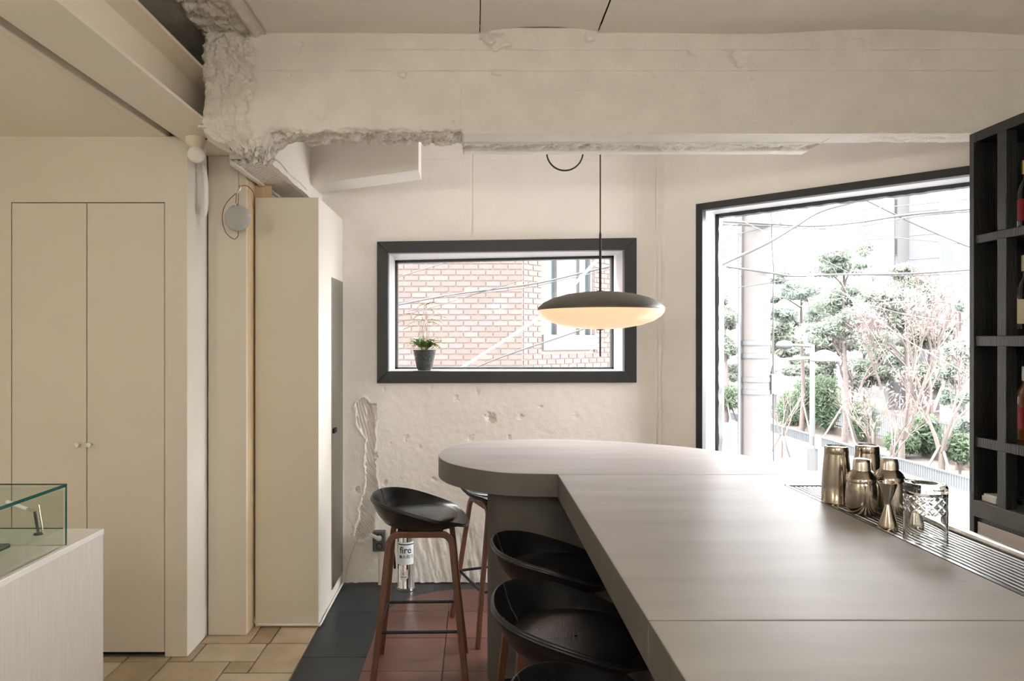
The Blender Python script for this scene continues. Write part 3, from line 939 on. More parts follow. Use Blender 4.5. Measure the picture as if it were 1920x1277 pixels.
MB().box(-0.829, 3.962, 0.985, -0.816, 4.03, 1.012).build('latch', M['dark_gap'], mr)

# ================================================================== BAR COUNTER
HT, TH = 1.0, 0.092
SEAM1, SEAM2, XF, XB_ = 2.664, 1.273, 0.3224, 1.345
XT0, XT1, YT = 1.12, 1.318, 2.474
left_arc = [(0.3224, 2.676), (0.145, 2.695), (0.03, 2.755), (-0.085, 2.875), (-0.143, 2.99), (-0.168, 3.12), (-0.152, 3.28), (-0.10, 3.42), (0.0, 3.53), (0.16, 3.60), (0.33, 3.63), (0.50, 3.62), (0.72, 3.55), (0.96, 3.42), (1.16, 3.235), (1.29, 2.985), (1.338, 2.78), (XB_, SEAM1 + 0.001)]
arc = [(p.x, p.y) for p in smoothpath([(a, b, 0) for a, b in left_arc], 5)]
bar = root('bar_counter', (0.6, 2.2, 0.0), 'grey stone bar counter with a rounded end and seamed slabs', 'bar counter')
end_poly = [(XF, SEAM1 + 0.001)] + arc
MB().prism(end_poly, HT - TH, HT).build('countertop_slab', [M['stone'], M['stone_lit_top']], bar, bevel=0.003)
MB().prism([(XF, SEAM2 + 0.001), (XT0, SEAM2 + 0.001), (XT0, YT), (XB_, YT), (XB_, SEAM1 - 0.001), (XF, SEAM1 - 0.001)], HT - TH, HT).build('countertop_slab', [M['stone'], M['stone_lit_top']], bar, bevel=0.003)
MB().prism([(XF, -0.6), (XT0, -0.6), (XT0, SEAM2 - 0.001), (XF, SEAM2 - 0.001)], HT - TH, HT).build('countertop_slab', [M['stone'], M['stone_lit_top']], bar, bevel=0.003)
for ch in bar.children:                      # one stone: top face coloured lighter for the light falling on it
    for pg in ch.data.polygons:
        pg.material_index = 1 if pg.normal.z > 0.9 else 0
# rounded base under the end and the recessed body under the long part
cxm, cym = 0.55, 3.09
bp_ = []
for (px_, py_) in arc:
    dx, dy = px_ - cxm, py_ - cym
    L = math.hypot(dx, dy)
    ins = 0.225 if py_ < 3.2 else 0.225 + min(0.1, (py_ - 3.2) * 0.35)
    kf = (L - ins) / L
    bp_.append((cxm + dx * kf, cym + dy * kf))
bp_ = [q for q in bp_ if q[1] > 2.84 or q[0] < 0.42]
MB().prism(bp_ + [(1.10, 2.60), (0.72, 2.60), (0.72, 2.80)], 0.0, HT - TH).build('base', M['stone_base'], bar, bevel=0.002, smooth=30)
MB().box(0.72, -0.6, 0, 1.10, 2.62, HT - TH).build('base', M['stone_base'], bar)

# ---------- drip tray
tr = root('drip_tray', (1.22, 1.2, HT - 0.03), 'long slotted steel drip tray set into the bar edge', 'drip tray')
MB().box(XT0 + 0.001, -0.6, HT - 0.05, XT1, YT - 0.001, HT - 0.032).build('tray_pan', M['pan_steel'], tr)
MB().box(XT0 + 0.001, -0.6, HT - 0.032, XT0 + 0.007, YT - 0.001, HT + 0.001).build('rim', M['slat_steel'], tr)
MB().box(XT0 + 0.001, YT - 0.008, HT - 0.032, XT1, YT - 0.001, HT + 0.001).build('rim', M['slat_steel'], tr)
MB().box(XT1 - 0.004, -0.6, HT - 0.09, XT1 + 0.022, YT - 0.001, HT + 0.010).build('rim', M['brushed'], tr, bevel=0.008)
nsl = 11
slat0 = None
for k in range(nsl):
    x = XT0 + 0.018 + k * (XT1 - XT0 - 0.034) / (nsl - 1)
    if slat0 is None:
        slat0 = MB().box(x - 0.0045, -0.6, HT - 0.012, x + 0.0045, YT - 0.01, HT - 0.003).build('slat', M['slat_steel'], tr, bevel=0.002)
        x_first = x
    else:
        s2 = slat0.copy(); COL.objects.link(s2); s2.location.x += x - x_first
for k in range(5):
    y = YT - 0.10 - k * 0.52
    MB().box(XT0 + 0.008, y - 0.006, HT - 0.022, XT1 - 0.005, y + 0.006, HT - 0.012).build('cross_bar', M['slat_steel'], tr)

# ================================================================== BAR WARE
ZT = HT - 0.003


def lathe_thing(name, x, y, parts, label, cat, group=None, z=ZT, n=40):
    r = root(name, (x, y, z), label, cat, group)
    for nm_, prof, m in parts:
        MB().lathe(prof, (0, 0, 0), n).build(nm_, m, r, smooth=40, world=False)
    return r


tin = [(0.042, 0.0), (0.0465, 0.0), (0.0468, 0.004), (0.0452, 0.006), (0.0435, 0.06), (0.0405, 0.11), (0.0362, 0.158), (0.0358, 0.160), (0.0364, 0.162), (0.0355, 0.178), (0.0335, 0.183), (0.030, 0.184), (0.0285, 0.181), (0.0, 0.180)]
lathe_thing('shaker_tin', 1.172, 2.215, [('tin_body', tin, M['gunmetal'])], 'upturned smoked-steel shaker tin at the far end of the tray, nearer the bar top', 'shaker', 'bar ware on the drip tray')
lathe_thing('shaker_tin', 1.283, 2.235, [('tin_body', tin, M['gunmetal'])], 'upturned smoked-steel shaker tin standing behind the two capped cocktail shakers', 'shaker', 'bar ware on the drip tray')
cob = [(0.0, 0.0), (0.036, 0.0), (0.040, 0.004), (0.0445, 0.03), (0.0455, 0.06), (0.043, 0.088), (0.0395, 0.098), (0.0405, 0.1)]
shoulder = [(0.0405, 0.094), (0.0425, 0.096), (0.0425, 0.107), (0.040, 0.110), (0.036, 0.120), (0.028, 0.128), (0.0235, 0.131)]
cap = [(0.0245, 0.129), (0.026, 0.131), (0.0255, 0.134), (0.0245, 0.152), (0.022, 0.162), (0.018, 0.165), (0.0, 0.166)]
lathe_thing('cocktail_shaker', 1.181, 2.085, [('body', cob, M['gunmetal']), ('shoulder', shoulder, M['gunmetal']), ('cap', cap, M['brushed'])], 'squat capped steel cocktail shaker in front of the tall tins', 'shaker', 'bar ware on the drip tray')
lathe_thing('cocktail_shaker', 1.274, 2.10, [('body', cob, M['brushed']), ('shoulder', shoulder, M['gunmetal']), ('cap', cap, M['brushed'])], 'capped steel cocktail shaker partly hidden behind the jigger', 'shaker', 'bar ware on the drip tray')
jig = [(0.0, 0.004), (0.024, 0.004), (0.0248, 0.0), (0.0255, 0.002), (0.0245, 0.012), (0.0075, 0.066), (0.0068, 0.070), (0.0075, 0.074), (0.0225, 0.122), (0.0235, 0.129), (0.0225, 0.129), (0.0065, 0.078), (0.0, 0.076)]
lathe_thing('jigger', 1.152, 1.905, [('double_cone', jig, M['gunmetal'])], 'dark steel double-cone jigger beside the mixing glass', 'jigger', 'bar ware on the drip tray')
lathe_thing('jigger', 1.243, 1.935, [('double_cone', jig, M['brushed'])], 'bright steel double-cone jigger seen through the mixing glass', 'jigger', 'bar ware on the drip tray')
# cut mixing glass, upside down
mg = root('mixing_glass', (1.187, 1.80, ZT), 'upturned cut-glass mixing glass with a diamond band', 'mixing glass', 'bar ware on the drip tray')
n, hh, ro, ri, fl_ = 96, 0.150, 0.0505, 0.0465, 0.128
zz_ = np.linspace(0, hh, 76)
vs, fs = [], []
for i, z in enumerate(zz_):
    for j in range(n):
        a = 2 * math.pi * j / n
        r = ro
        if 0.074 < z < 0.118:
            u1 = (a * 12 / (2 * math.pi) + (z - 0.074) / 0.022) % 1.0
            u2 = (a * 12 / (2 * math.pi) - (z - 0.074) / 0.022) % 1.0
            r -= 0.0026 * max(max(0, 1 - abs(u1 - 0.5) * 5), max(0, 1 - abs(u2 - 0.5) * 5))
        if z > 0.142:
            r -= (z - 0.142) * 0.5
        vs.append((r * math.cos(a), r * math.sin(a), z))
for i in range(len(zz_) - 1):
    for j in range(n):
        fs.append((i * n + j, i * n + (j + 1) % n, (i + 1) * n + (j + 1) % n, (i + 1) * n + j))
mb = MB(); mb.add(vs, fs)
top = [(ro - 0.004, hh), (ro * 0.7, hh - 0.001), (ro * 0.55, hh - 0.006), (0.0, hh - 0.009)]
inner = [(ro, 0.0), (ri, 0.0), (ri, fl_ - 0.008), (ri - 0.008, fl_), (0.0, fl_)]
mb.lathe(top, (0, 0, 0), n).lathe(inner, (0, 0, 0), n)
o = mb.build('cut_glass_body', M['cut_glass'], mg, world=False, smooth=35, recalc=False)
bm = bmesh.new(); bm.from_mesh(o.data); bmesh.ops.remove_doubles(bm, verts=bm.verts, dist=0.00005); bmesh.ops.recalc_face_normals(bm, faces=bm.faces); bm.to_mesh(o.data); bm.free()

# ================================================================== BAR STOOLS
def make_stool(name):
    r = root(name, (0, 0, 0))
    n = 72

    def Rp(a):
        c, s = math.cos(a), math.sin(a)
        ax = 0.212 if c > 0 else 0.228
        e = 2.35
        return (abs(c / ax) ** e + abs(s / 0.232) ** e) ** (-1 / e)

    def h(a):
        t = (1 - math.cos(a)) / 2
        t = t * t * (3 - 2 * t)
        return 0.724 + 0.098 * t ** 0.85

    zb, zs = 0.686, 0.728

    def ringpts(spec):
        return [spec(2 * math.pi * j / n) for j in range(n)]
    outer, inner, seat = [], [], []

    def outer_ring(f, g):
        return lambda a: (f, zb + g * (h(a) - zb))
    oring = [lambda a: (0.02, zb), lambda a: (0.45, zb), lambda a: (0.60, zb + 0.004), outer_ring(0.74, 0.17), outer_ring(0.86, 0.42), outer_ring(0.945, 0.7), outer_ring(0.99, 0.90), lambda a: (1.0, h(a) - 0.006), lambda a: (0.992, h(a)), lambda a: (0.972, h(a) + 0.001)]

    def zin(a, q):
        return zs + (h(a) - zs) * q
    iring = [lambda a: (0.972, h(a) + 0.001), lambda a: (0.95, zin(a, 0.90)), lambda a: (0.915, zin(a, 0.62)), lambda a: (0.86, zin(a, 0.30)), lambda a: (0.79, zin(a, 0.08)), lambda a: (0.765, zs - 0.003)]
    pring = [lambda a: (0.775, zs - 0.006), lambda a: (0.765, zs + 0.001), lambda a: (0.72, zs + 0.006), lambda a: (0.5, zs + 0.004), lambda a: (0.25, zs - 0.001), lambda a: (0.02, zs - 0.002)]

    def loft(rings, front_drop=True):
        vs, fs = [], []
        for rg in rings:
            for j in range(n):
                a = 2 * math.pi * j / n
                f, z = rg(a)
                R = Rp(a) * f
                x = R * math.cos(a)
                if x > 0.13:                      # waterfall front edge
                    z -= 0.022 * ((x - 0.13) / 0.08) ** 2 * (1 if z > zb + 0.008 else 0)
                vs.append((x, R * math.sin(a), z))
        for i in range(len(rings) - 1):
            for j in range(n):
                fs.append((i * n + j, i * n + (j + 1) % n, (i + 1) * n + (j + 1) % n, (i + 1) * n + j))
        return MB().add(vs, fs), vs
    mbo, _ = loft(oring)
    mbo.build('shell', M['leather'], r, world=False, smooth=80)
    mbi, _ = loft(iring)
    mbi.build('backrest_lining', M['leather'], r, world=False, smooth=80)
    mbp, _ = loft(pring)
    mbp.build('seat_pad', M['leather'], r, world=False, smooth=80)
    path = []
    for j in range(n + 1):
        a = 2 * math.pi * j / n
        R = Rp(a) * 0.997
        x, z = R * math.cos(a), h(a) - 0.010
        if x > 0.13:
            z -= 0.022 * ((x - 0.13) / 0.08) ** 2
        path.append((x, R * math.sin(a), z))
    MB().tube(path, 0.0042, 6).build('piping', M['piping'], r, world=False, smooth=80)
    # stitched seam on the inside of the back
    for s in (-1, 1):
        a = math.pi + s * 0.55
        sp = []
        for rg in iring:
            f, z = rg(a)
            sp.append((Rp(a) * (f - 0.006) * math.cos(a), Rp(a) * (f - 0.006) * math.sin(a), z))
        MB().tube(sp, 0.0016, 5).build('seam', M['piping'], r, world=False, smooth=80)
    # two bent-wood leg frames
    for s in (-1, 1):
        ft, tp = 0.205, 0.135
        yf_, yt_ = 0.205 * s, 0.118 * s
        pts = []

        def lp(x, z):
            t = z / 0.683
            return Vector((x, yf_ + (yt_ - yf_) * t, z))
        pts.append(lp(-ft, 0.0))
        pts.append(lp(-ft + (ft - tp) * 0.5, 0.31))
        for k in range(7):
            an = math.pi - 0.1 - k / 6 * (math.pi / 2 - 0.1)
            pts.append(lp(-tp + 0.045 + 0.050 * math.cos(an), 0.620 + 0.050 * math.sin(an)))
        mirrored = [Vector((-p.x, p.y, p.z)) for p in reversed(pts)]
        MB().sweep(pts + mirrored, [(-0.0135, -0.0105), (0.0135, -0.0105), (0.0135, 0.0105), (-0.0135, 0.0105)], up=(0, 1, 0)).build('leg_frame', M['walnut'], r, world=False, bevel=0.003)
    # footrest ring
    zr = 0.262
    q = 0.205 - 0.070 * zr / 0.62
    qy = 0.205 - 0.087 * zr / 0.683
    for a, b in (((-q, -qy), (q, -qy)), ((q, -qy), (q, qy)), ((q, qy), (-q, qy)), ((-q, qy), (-q, -qy))):
        MB().tube([(a[0], a[1], zr), (b[0], b[1], zr)], 0.0075, 8).build('footrest_bar', M['black_metal'], r, world=False, smooth=60)
    MB().box(-0.10, -0.125, 0.672, 0.10, 0.125, 0.690).build('seat_plate', M['black_metal'], r, world=False)
    return r


st0 = make_stool('bar_stool')
spots = [(-0.245, 3.125, 0.03, 'black leather bar stool standing free beside the rounded bar end'),
         (0.135, 3.64, math.radians(-70), 'black leather bar stool tucked behind the rounded bar end'),
         (0.285, 2.375, 0.10, 'black leather bar stool under the bar, the farthest of the row along its front'),
         (0.272, 1.84, -0.04, 'black leather bar stool under the bar with a shiny seat pad, second in the row'),
         (0.290, 1.315, 0.05, 'black leather bar stool at the bottom edge of the view, only its back rim showing')]
for i, (x, y, a, lb) in enumerate(spots):
    s_ = st0 if i == 0 else copy_tree(st0)
    s_.location = (x, y, 0.0)
    s_.rotation_euler = (0, 0, a)
    s_['label'] = lb
    s_['category'] = 'bar stool'
    s_['group'] = 'leather bar stools around the bar'

# ================================================================== PENDANT LAMP
LD = 3.30
lp = P(1125.5, 581, LD)
pl = root('pendant_lamp', (lp.x, lp.y, 1.45), 'wide saucer pendant lamp glowing over the bar', 'pendant lamp')
zr = lp.z
topp = [(0.302, -0.002), (0.303, 0.004), (0.298, 0.014), (0.275, 0.034), (0.23, 0.056), (0.165, 0.074), (0.09, 0.084), (0.02, 0.087), (0.0, 0.087)]
MB().lathe(topp, (lp.x, lp.y, zr), 72).build('upper_shell', M['lamp_top'], pl, smooth=60)
bot = [(0.302, -0.002), (0.299, -0.014), (0.285, -0.032), (0.25, -0.055), (0.19, -0.075), (0.11, -0.089), (0.03, -0.094), (0.0, -0.094)]
MB().lathe(bot, (lp.x, lp.y, zr), 72).build('diffuser', M['opal'], pl, smooth=60)
MB().lathe([(0, 0.086), (0.016, 0.086), (0.016, 0.092), (0.006, 0.094), (0.006, 0.36), (0.004, 0.375), (0, 0.376)], (lp.x, lp.y, zr), 16).build('stem', M['cord'], pl, smooth=50)
MB().lathe([(0, -0.092), (0.018, -0.092), (0.018, -0.097), (0.0045, -0.099), (0.0045, -0.226), (0, -0.226)], (lp.x, lp.y, zr), 16).build('lower_rod', M['cord'], pl, smooth=50)
rod([(lp.x, lp.y, zr + 0.37), (lp.x, lp.y, 2.95)], 0.0032, 'cord', M['cord'], pl)
lc = P(1059, 286, 3.36)
lpth = [(lc.x - 0.089, lc.y, 2.95), (lc.x - 0.089, lc.y, lc.z + 0.03)] + [(lc.x - 0.089 * math.cos(k / 16 * math.pi), lc.y, lc.z - 0.089 * math.sin(k / 16 * math.pi)) for k in range(17)] + [(lc.x + 0.089, lc.y, lc.z + 0.03), (lc.x + 0.089, lc.y, 2.95)]
MB().tube(lpth, 0.0042, 6).build('hanging_cable', M['cord'], smooth=60, loc=tuple(lc), label='loop of black cable hanging behind the concrete beam', cat='cable')

# ---------- warm globe lamps behind the viewer; unseen pair added to brighten the alcove
for i, (x, y, zc, lb_) in enumerate([(-0.35, -0.9, 2.15, 'warm opal globe lamp on the ceiling behind the viewer, nearest'), (1.25, -0.7, 2.15, 'warm opal globe lamp on the ceiling behind the bar'), (-2.2, -0.3, 2.10, 'warm opal globe lamp under the low ceiling by the closet'), (0.4, -2.3, 2.15, 'warm opal globe lamp on the ceiling by the rear wall'), (0.05, 3.44, 2.74, 'unseen opal globe lamp added behind the concrete beam to brighten the alcove, nearer the column'), (0.95, 3.44, 2.74, 'unseen opal globe lamp added behind the concrete beam to brighten the alcove, nearer the street window')]):
    gl_ = root('globe_lamp', (x, y, zc + 0.2), lb_, 'ceiling lamp', 'globe lamps of the room')
    gr = 0.13 if i < 4 else 0.07
    MB().lathe([(gr * math.sin(a), gr * math.cos(a)) for a in [0.25 + kk * (math.pi - 0.25) / 14 for kk in range(15)]], (x, y, zc), 24).build('globe', M['globe_lit' if i < 4 else 'globe_fill'], gl_, smooth=80)
    ztop = {0: 2.852, 1: 2.852, 2: 2.507, 3: 2.852}.get(i, 2.95) - zc
    rod([(x, y, zc + 0.22), (x, y, zc + ztop)], 0.008, 'stem', M['ceramic'], gl_)
    MB().lathe([(0, 0.225), (0.06, 0.225), (0.06, 0.15), (0.034, gr - 0.006), (0, gr - 0.006)], (x, y, zc), 20).build('lamp_base', M['ceramic'], gl_, smooth=40)

# ================================================================== BULB LAMP UNDER THE STEEL BEAM
q = P(367, 266, 3.22)
bl = root('ceiling_lamp', (q.x, q.y, 2.479), 'cream ceiling lamp with a bare opal globe under the steel beam', 'ceiling lamp')
MB().lathe([(0, 0), (0.047, 0), (0.047, -0.016), (0.043, -0.03), (0.033, -0.042), (0.030, -0.048), (0, -0.048)], (q.x, q.y, 2.4795), 32).build('lamp_base', M['ceramic'], bl, smooth=45)
MB().lathe([(0.022, 0.0)] + [(0.041 * math.sin(a), -0.036 + 0.041 * math.cos(a)) for a in [0.5 + k * (math.pi - 0.5) / 14 for k in range(15)]], (q.x + 0.003, q.y, 2.4375), 32).build('globe_bulb', M['bulb'], bl, smooth=60)
MB().tube(smoothpath([(q.x + 0.045, q.y, 2.473), (q.x + 0.07, q.y + 0.02, 2.477), (q.x + 0.12, q.y + 0.06, 2.478)]), 0.003, 6).build('lead', M['cord'], bl)
hp = [P(383, 312, 3.40), P(386, 340, 3.40), P(387, 370, 3.40), P(386, 395, 3.40), P(382, 409, 3.40)]
MB().tube(smoothpath([(hp[0].x, hp[0].y, 2.478)] + hp), lambda t: 0.0115 if t < 0.8 else 0.0115 - (t - 0.8) * 0.04, 8).build('white_hose', M['white_plastic'], smooth=60, loc=tuple(hp[-1]), label='white hose end hanging in the gap beside the closet', cat='hose')

# ================================================================== HANGING SPEAKER
sp = P(445.5, 409, 3.44)
spk = root('round_speaker', tuple(sp), 'round grey cloth speaker hung by a strap beside the column', 'speaker')
R0 = 0.067
MB().lathe([(0, -0.024), (0.03, -0.0235), (0.052, -0.020), (0.062, -0.013), (R0, 0.0), (0.063, 0.012), (0.05, 0.02), (0, 0.024)], tuple(sp), 40, 'y').build('speaker_body', M['grey_fabric'], spk, smooth=60)
for dx in (-0.006, 0.007):
    rod([(sp.x + dx, sp.y - 0.012, sp.z + 0.058), (sp.x + dx * 0.9, sp.y - 0.004, sp.z + 0.125)], 0.0022, 'strap', M['strap'], spk)
MB().box(sp.x - 0.003, sp.y - 0.026, sp.z + 0.056, sp.x + 0.003, sp.y - 0.012, sp.z + 0.070).build('strap_clip', M['chrome'], spk)
rod(smoothpath([(sp.x - 0.008, sp.y, sp.z + 0.12), (sp.x - 0.003, sp.y, sp.z + 0.15), (sp.x + 0.015, sp.y, sp.z + 0.165), (sp.x + 0.012, sp.y, sp.z + 0.14), (sp.x - 0.004, sp.y, sp.z + 0.118)]), 0.003, 'carabiner', M['chrome'], spk)
rod([(sp.x + 0.006, sp.y, sp.z + 0.155), (sp.x - 0.002, sp.y + 0.02, sp.z + 0.25)], 0.0022, 'hook_wire', M['chrome'], spk)
rod(smoothpath([(sp.x + 0.002, sp.y, sp.z - 0.064), (sp.x + 0.002, sp.y, sp.z - 0.09), (sp.x - 0.02, sp.y, sp.z - 0.105), (sp.x - 0.06, sp.y, sp.z - 0.07), (sp.x - 0.077, sp.y, sp.z), (sp.x - 0.06, sp.y, sp.z + 0.07), (sp.x - 0.01, sp.y, sp.z + 0.125)]), 0.0017, 'charging_cable', M['cable'], spk)
rod(smoothpath([(sp.x + 0.01, sp.y, sp.z + 0.16), (sp.x + 0.04, sp.y + 0.03, sp.z + 0.168), (sp.x + 0.05, sp.y + 0.10, sp.z + 0.14), (sp.x + 0.012, sp.y + 0.205, sp.z + 0.08), (sp.x + 0.010, sp.y + 0.215, sp.z - 0.2)]), 0.0026, 'red_brown_cord', M['strap'], spk)

# ================================================================== DISPLAY COUNTER (left foreground)
HC = 0.95
dX = (194 - CX) / F * (F * (H - HC) / 351)
dY = F * (H - HC) / 351
dc = root('display_counter', (dX - 0.5, 1.2, 0), 'pale ash service counter with white top at the left edge', 'counter')
MB().box(dX - 0.9, 0.35, 0.0, dX, dY - 0.002, HC - 0.018).build('ash_panel', M['ash'], dc)
MB().box(dX - 0.92, 0.35, HC - 0.018, dX + 0.002, dY, HC).build('top_board', M['counter_top'], dc, bevel=0.002)
gY = F * (H - HC) / (1022 - 640)
gzt = H + (CY - 907) / F * gY
gc = root('glass_case', (dX - 0.4, 1.2, HC), 'low greenish glass display case standing on the ash counter', 'display case')
gx1, gx0, gy0 = dX - 0.012, dX - 0.85, 0.4
MB().box(gx1 - 0.008, gy0, HC, gx1, gY, gzt - 0.009).build('glass_pane', M['case_glass'], gc)
MB().box(gx0, gY - 0.008, HC, gx1 - 0.009, gY, gzt - 0.009).build('glass_pane', M['case_glass'], gc)
MB().box(gx0, gy0, gzt - 0.008, gx1, gY, gzt).build('glass_top', M['case_glass'], gc)
MB().box(gx1, gy0, gzt - 0.008, gx1 + 0.0012, gY + 0.001, gzt + 0.0005).build('glass_edge', M['glass_edge'], gc)
MB().box(gx1 - 0.001, gY - 0.004, HC, gx1 + 0.0012, gY + 0.001, gzt).build('glass_edge', M['glass_edge'], gc)
MB().box(gx0, gY, gzt - 0.004, gx1, gY + 0.0008, gzt).build('glass_edge', M['glass_edge'], gc)
MB().box(gx0, gY + 0.0, HC + 0.045, gx1 - 0.01, gY + 0.0008, HC + 0.048).build('glass_edge', M['glass_edge'], gc)
MB().box(gx0 + 0.02, gy0, HC + 0.044, gx1 - 0.012, gY - 0.012, HC + 0.05).build('glass_shelf', M['case_glass'], gc)
for k in range(4):
    MB().box(gx1 - 0.30, gY - 0.30 - k * 0.14, HC + 0.0505, gx1 - 0.025, gY - 0.19 - k * 0.14, HC + 0.062).build('serving_tray', M['green_tray'], loc=(gx1 - 0.16, gY - 0.245 - k * 0.14, HC + 0.0505), bevel=0.004, label='dark green serving tray on the glass shelf, %s from the far end' % ['first', 'second', 'third', 'fourth'][k], cat='tray', group='trays in the glass case')
A_ = Vector((gx1 - 0.03, gY - 0.075, HC + 0.0505))
al = root('case_lamp', tuple(A_), 'slim metal lamp with a tilted white tube inside the glass case', 'lamp')
rod([A_, A_ + Vector((0, 0, 0.004))], 0.012, 'foot', M['pole_steel'], al)
rod([A_, A_ + Vector((-0.010, 0, 0.062))], 0.0035, 'post', M['pole_steel'], al)
rod([A_ + Vector((0.012, 0, 0.004)), A_ + Vector((0.0, 0, 0.08))], 0.002, 'brace', M['chrome'], al)
rod([A_ + Vector((-0.008, 0, 0.060)), A_ + Vector((-0.045, -0.004, 0.076))], 0.003, 'arm', M['chrome'], al)
rod([A_ + Vector((-0.030, -0.003, 0.070)), A_ + Vector((-0.080, -0.008, 0.091))], 0.0052, 'tube', M['white_plastic'], al)

# ================================================================== FIRE EXTINGUISHER
fe = P(761, 1103, 4.19)
ex = root('fire_extinguisher', (fe.x, fe.y, -0.003), 'slim polished steel fire extinguisher with a white label by the wall', 'fire extinguisher')
RX = 0.0545
MB().lathe([(0, 0), (RX - 0.004, 0), (RX, 0.004), (RX, 0.012), (RX - 0.003, 0.014), (RX - 0.003, 0.018), (RX, 0.020), (RX, 0.025), (RX - 0.002, 0.028), (RX - 0.002, 0.335), (RX - 0.01, 0.36), (0.025, 0.382), (0.018, 0.392), (0.018, 0.41), (0, 0.41)], (fe.x, fe.y, -0.003), 40).build('cylinder_body', M['chrome'], ex, smooth=40)
MB().lathe([(0, 0.41), (0.022, 0.41), (0.022, 0.43), (0.012, 0.44), (0, 0.44)], (fe.x, fe.y, -0.003), 20).build('valve', M['black_metal'], ex, smooth=40)
MB().box(fe.x - 0.01, fe.y - 0.07, 0.435, fe.x + 0.01, fe.y + 0.03, 0.447).build('lever', M['black_metal'], ex, bevel=0.002)
MB().tube(smoothpath([(fe.x - 0.015, fe.y, 0.42), (fe.x - 0.06, fe.y - 0.02, 0.41), (fe.x - 0.085, fe.y - 0.02, 0.34), (fe.x - 0.07, fe.y - 0.02, 0.20), (fe.x - 0.066, fe.y - 0.01, 0.13)]), 0.008, 8).build('hose', M['cord'], ex, smooth=60)


def wrap(mb_or_pts, r):
    return [(fe.x + r * math.sin(u / r), fe.y - r * math.cos(u / r), z) for u, z in mb_or_pts]


def curved_rect(u0, u1, z0, z1, r, n=14):
    vs = wrap([(u0 + (u1 - u0) * i / n, z) for z in (z0, z1) for i in range(n + 1)], r)
    return MB().add(vs, [(i, i + 1, n + 2 + i, n + 1 + i) for i in range(n)])


lab = curved_rect(-0.055, 0.06, 0.165, 0.30, RX + 0.0004).build('label', M['label_white'], ex, smooth=80)
curved_rect(-0.05, 0.06, 0.284, 0.291, RX + 0.0008).build('label_band', M['ink'], lab)
# shield sticker
sh = [(-0.034, 0.135), (0.018, 0.135), (0.018, 0.085), (-0.008, 0.062), (-0.034, 0.085)]
MB().add(wrap([(-0.008, 0.105)] + sh, RX + 0.0006), [(0, i + 1, (i + 1) % 5 + 1) for i in range(5)]).build('shield_sticker', M['label_white'], ex)


def text_wrap(txt, u0, z0, size, m, parent, name, r=RX + 0.0012, font_bold=False):
    cu = bpy.data.curves.new('tmp_text', 'FONT')
    cu.body = txt
    cu.size = size
    cu.resolution_u = 3
    if font_bold:
        cu.offset = size * 0.018
    to = bpy.data.objects.new('tmp_text', cu)
    COL.objects.link(to)
    dg = bpy.context.evaluated_depsgraph_get()
    me = bpy.data.meshes.new_from_object(to.evaluated_get(dg))
    bpy.data.objects.remove(to)
    vs = [(v.co.x + u0, v.co.y + z0) for v in me.vertices]
    mb = MB().add(wrap(vs, r), [tuple(p.vertices) for p in me.polygons])
    bpy.data.meshes.remove(me)
    return mb.build(name, m, parent, recalc=False)


text_wrap('fire', -0.034, 0.235, 0.056, M['ink'], lab, 'label_text', font_bold=True)
text_wrap('\u25cf\uc18c\ud654\uae30', -0.040, 0.203, 0.026, M['ink'], lab, 'label_text', font_bold=True)
text_wrap('K', -0.017, 0.102, 0.024, M['red_ink'], ex, 'sticker_mark', font_bold=True)
for k in range(6):
    curved_rect(-0.026 + k * 0.006, -0.022 + k * 0.006, 0.088, 0.094, RX + 0.0011, 2).build('sticker_text', M['ink'], ex)

# ================================================================== SOCKET, PLUG, CONDUIT
so = P(712, 1012, D_BACK)
skt = root('wall_socket', (so.x, D_BACK, so.z), 'dark grey wall socket low on the plaster', 'socket')
MB().box(so.x - 0.039, D_BACK - 0.045, so.z - 0.062, so.x + 0.039, D_BACK + 0.005, so.z + 0.062).build('box_plate', M['socket_grey'], skt, bevel=0.004)
for dz in (0.028, -0.030):
    MB().lathe([(0.0, -0.043), (0.0165, -0.0435), (0.018, -0.0465), (0.021, -0.0465), (0.022, -0.0445)], (so.x + 0.003, D_BACK, so.z + dz), 24, 'y').build('outlet_ring', M['dark_gap'], skt, smooth=50)
    for dx in (-0.007, 0.009):
        MB().lathe([(0, -0.0475), (0.0025, -0.0475), (0.0025, -0.043)], (so.x + 0.002 + dx, D_BACK, so.z + dz), 8, 'y').build('contact', M['chrome'], skt)
plg = root('power_plug', (so.x, D_BACK - 0.05, so.z + 0.03), 'white plug with cable in the grey socket', 'plug')
p0 = Vector((so.x + 0.004, D_BACK - 0.046, so.z + 0.022))
MB().tube([p0, p0 + Vector((-0.006, -0.02, 0.004)), p0 + Vector((-0.03, -0.03, 0.022)), p0 + Vector((-0.05, -0.028, 0.034))], lambda t: 0.017 - 0.010 * t, 12).build('plug_body', M['white_plastic'], plg, smooth=60)
e0 = p0 + Vector((-0.05, -0.028, 0.034))
MB().tube(smoothpath([e0, P(692, 996, 4.25), P(676, 1002, 4.25), P(662, 1030, 4.25), P(652, 1062, 4.25), P(646, 1092, 4.25)]), 0.0035, 6).build('cable', M['cream_plastic'], plg, smooth=60)
cd = root('conduit', (so.x + 0.01, D_BACK - 0.02, 0), 'cream conduit running down from the grey socket', 'conduit')
rod([(so.x + 0.004, D_BACK - 0.022, so.z - 0.06), (so.x + 0.004, D_BACK - 0.022, -0.003)], 0.0115, 'pipe', M['cream_plastic'], cd)
rod([(so.x + 0.004, D_BACK - 0.022, so.z - 0.06), (so.x + 0.004, D_BACK - 0.022, so.z - 0.105)], 0.0165, 'coupling', M['cream_plastic'], cd)
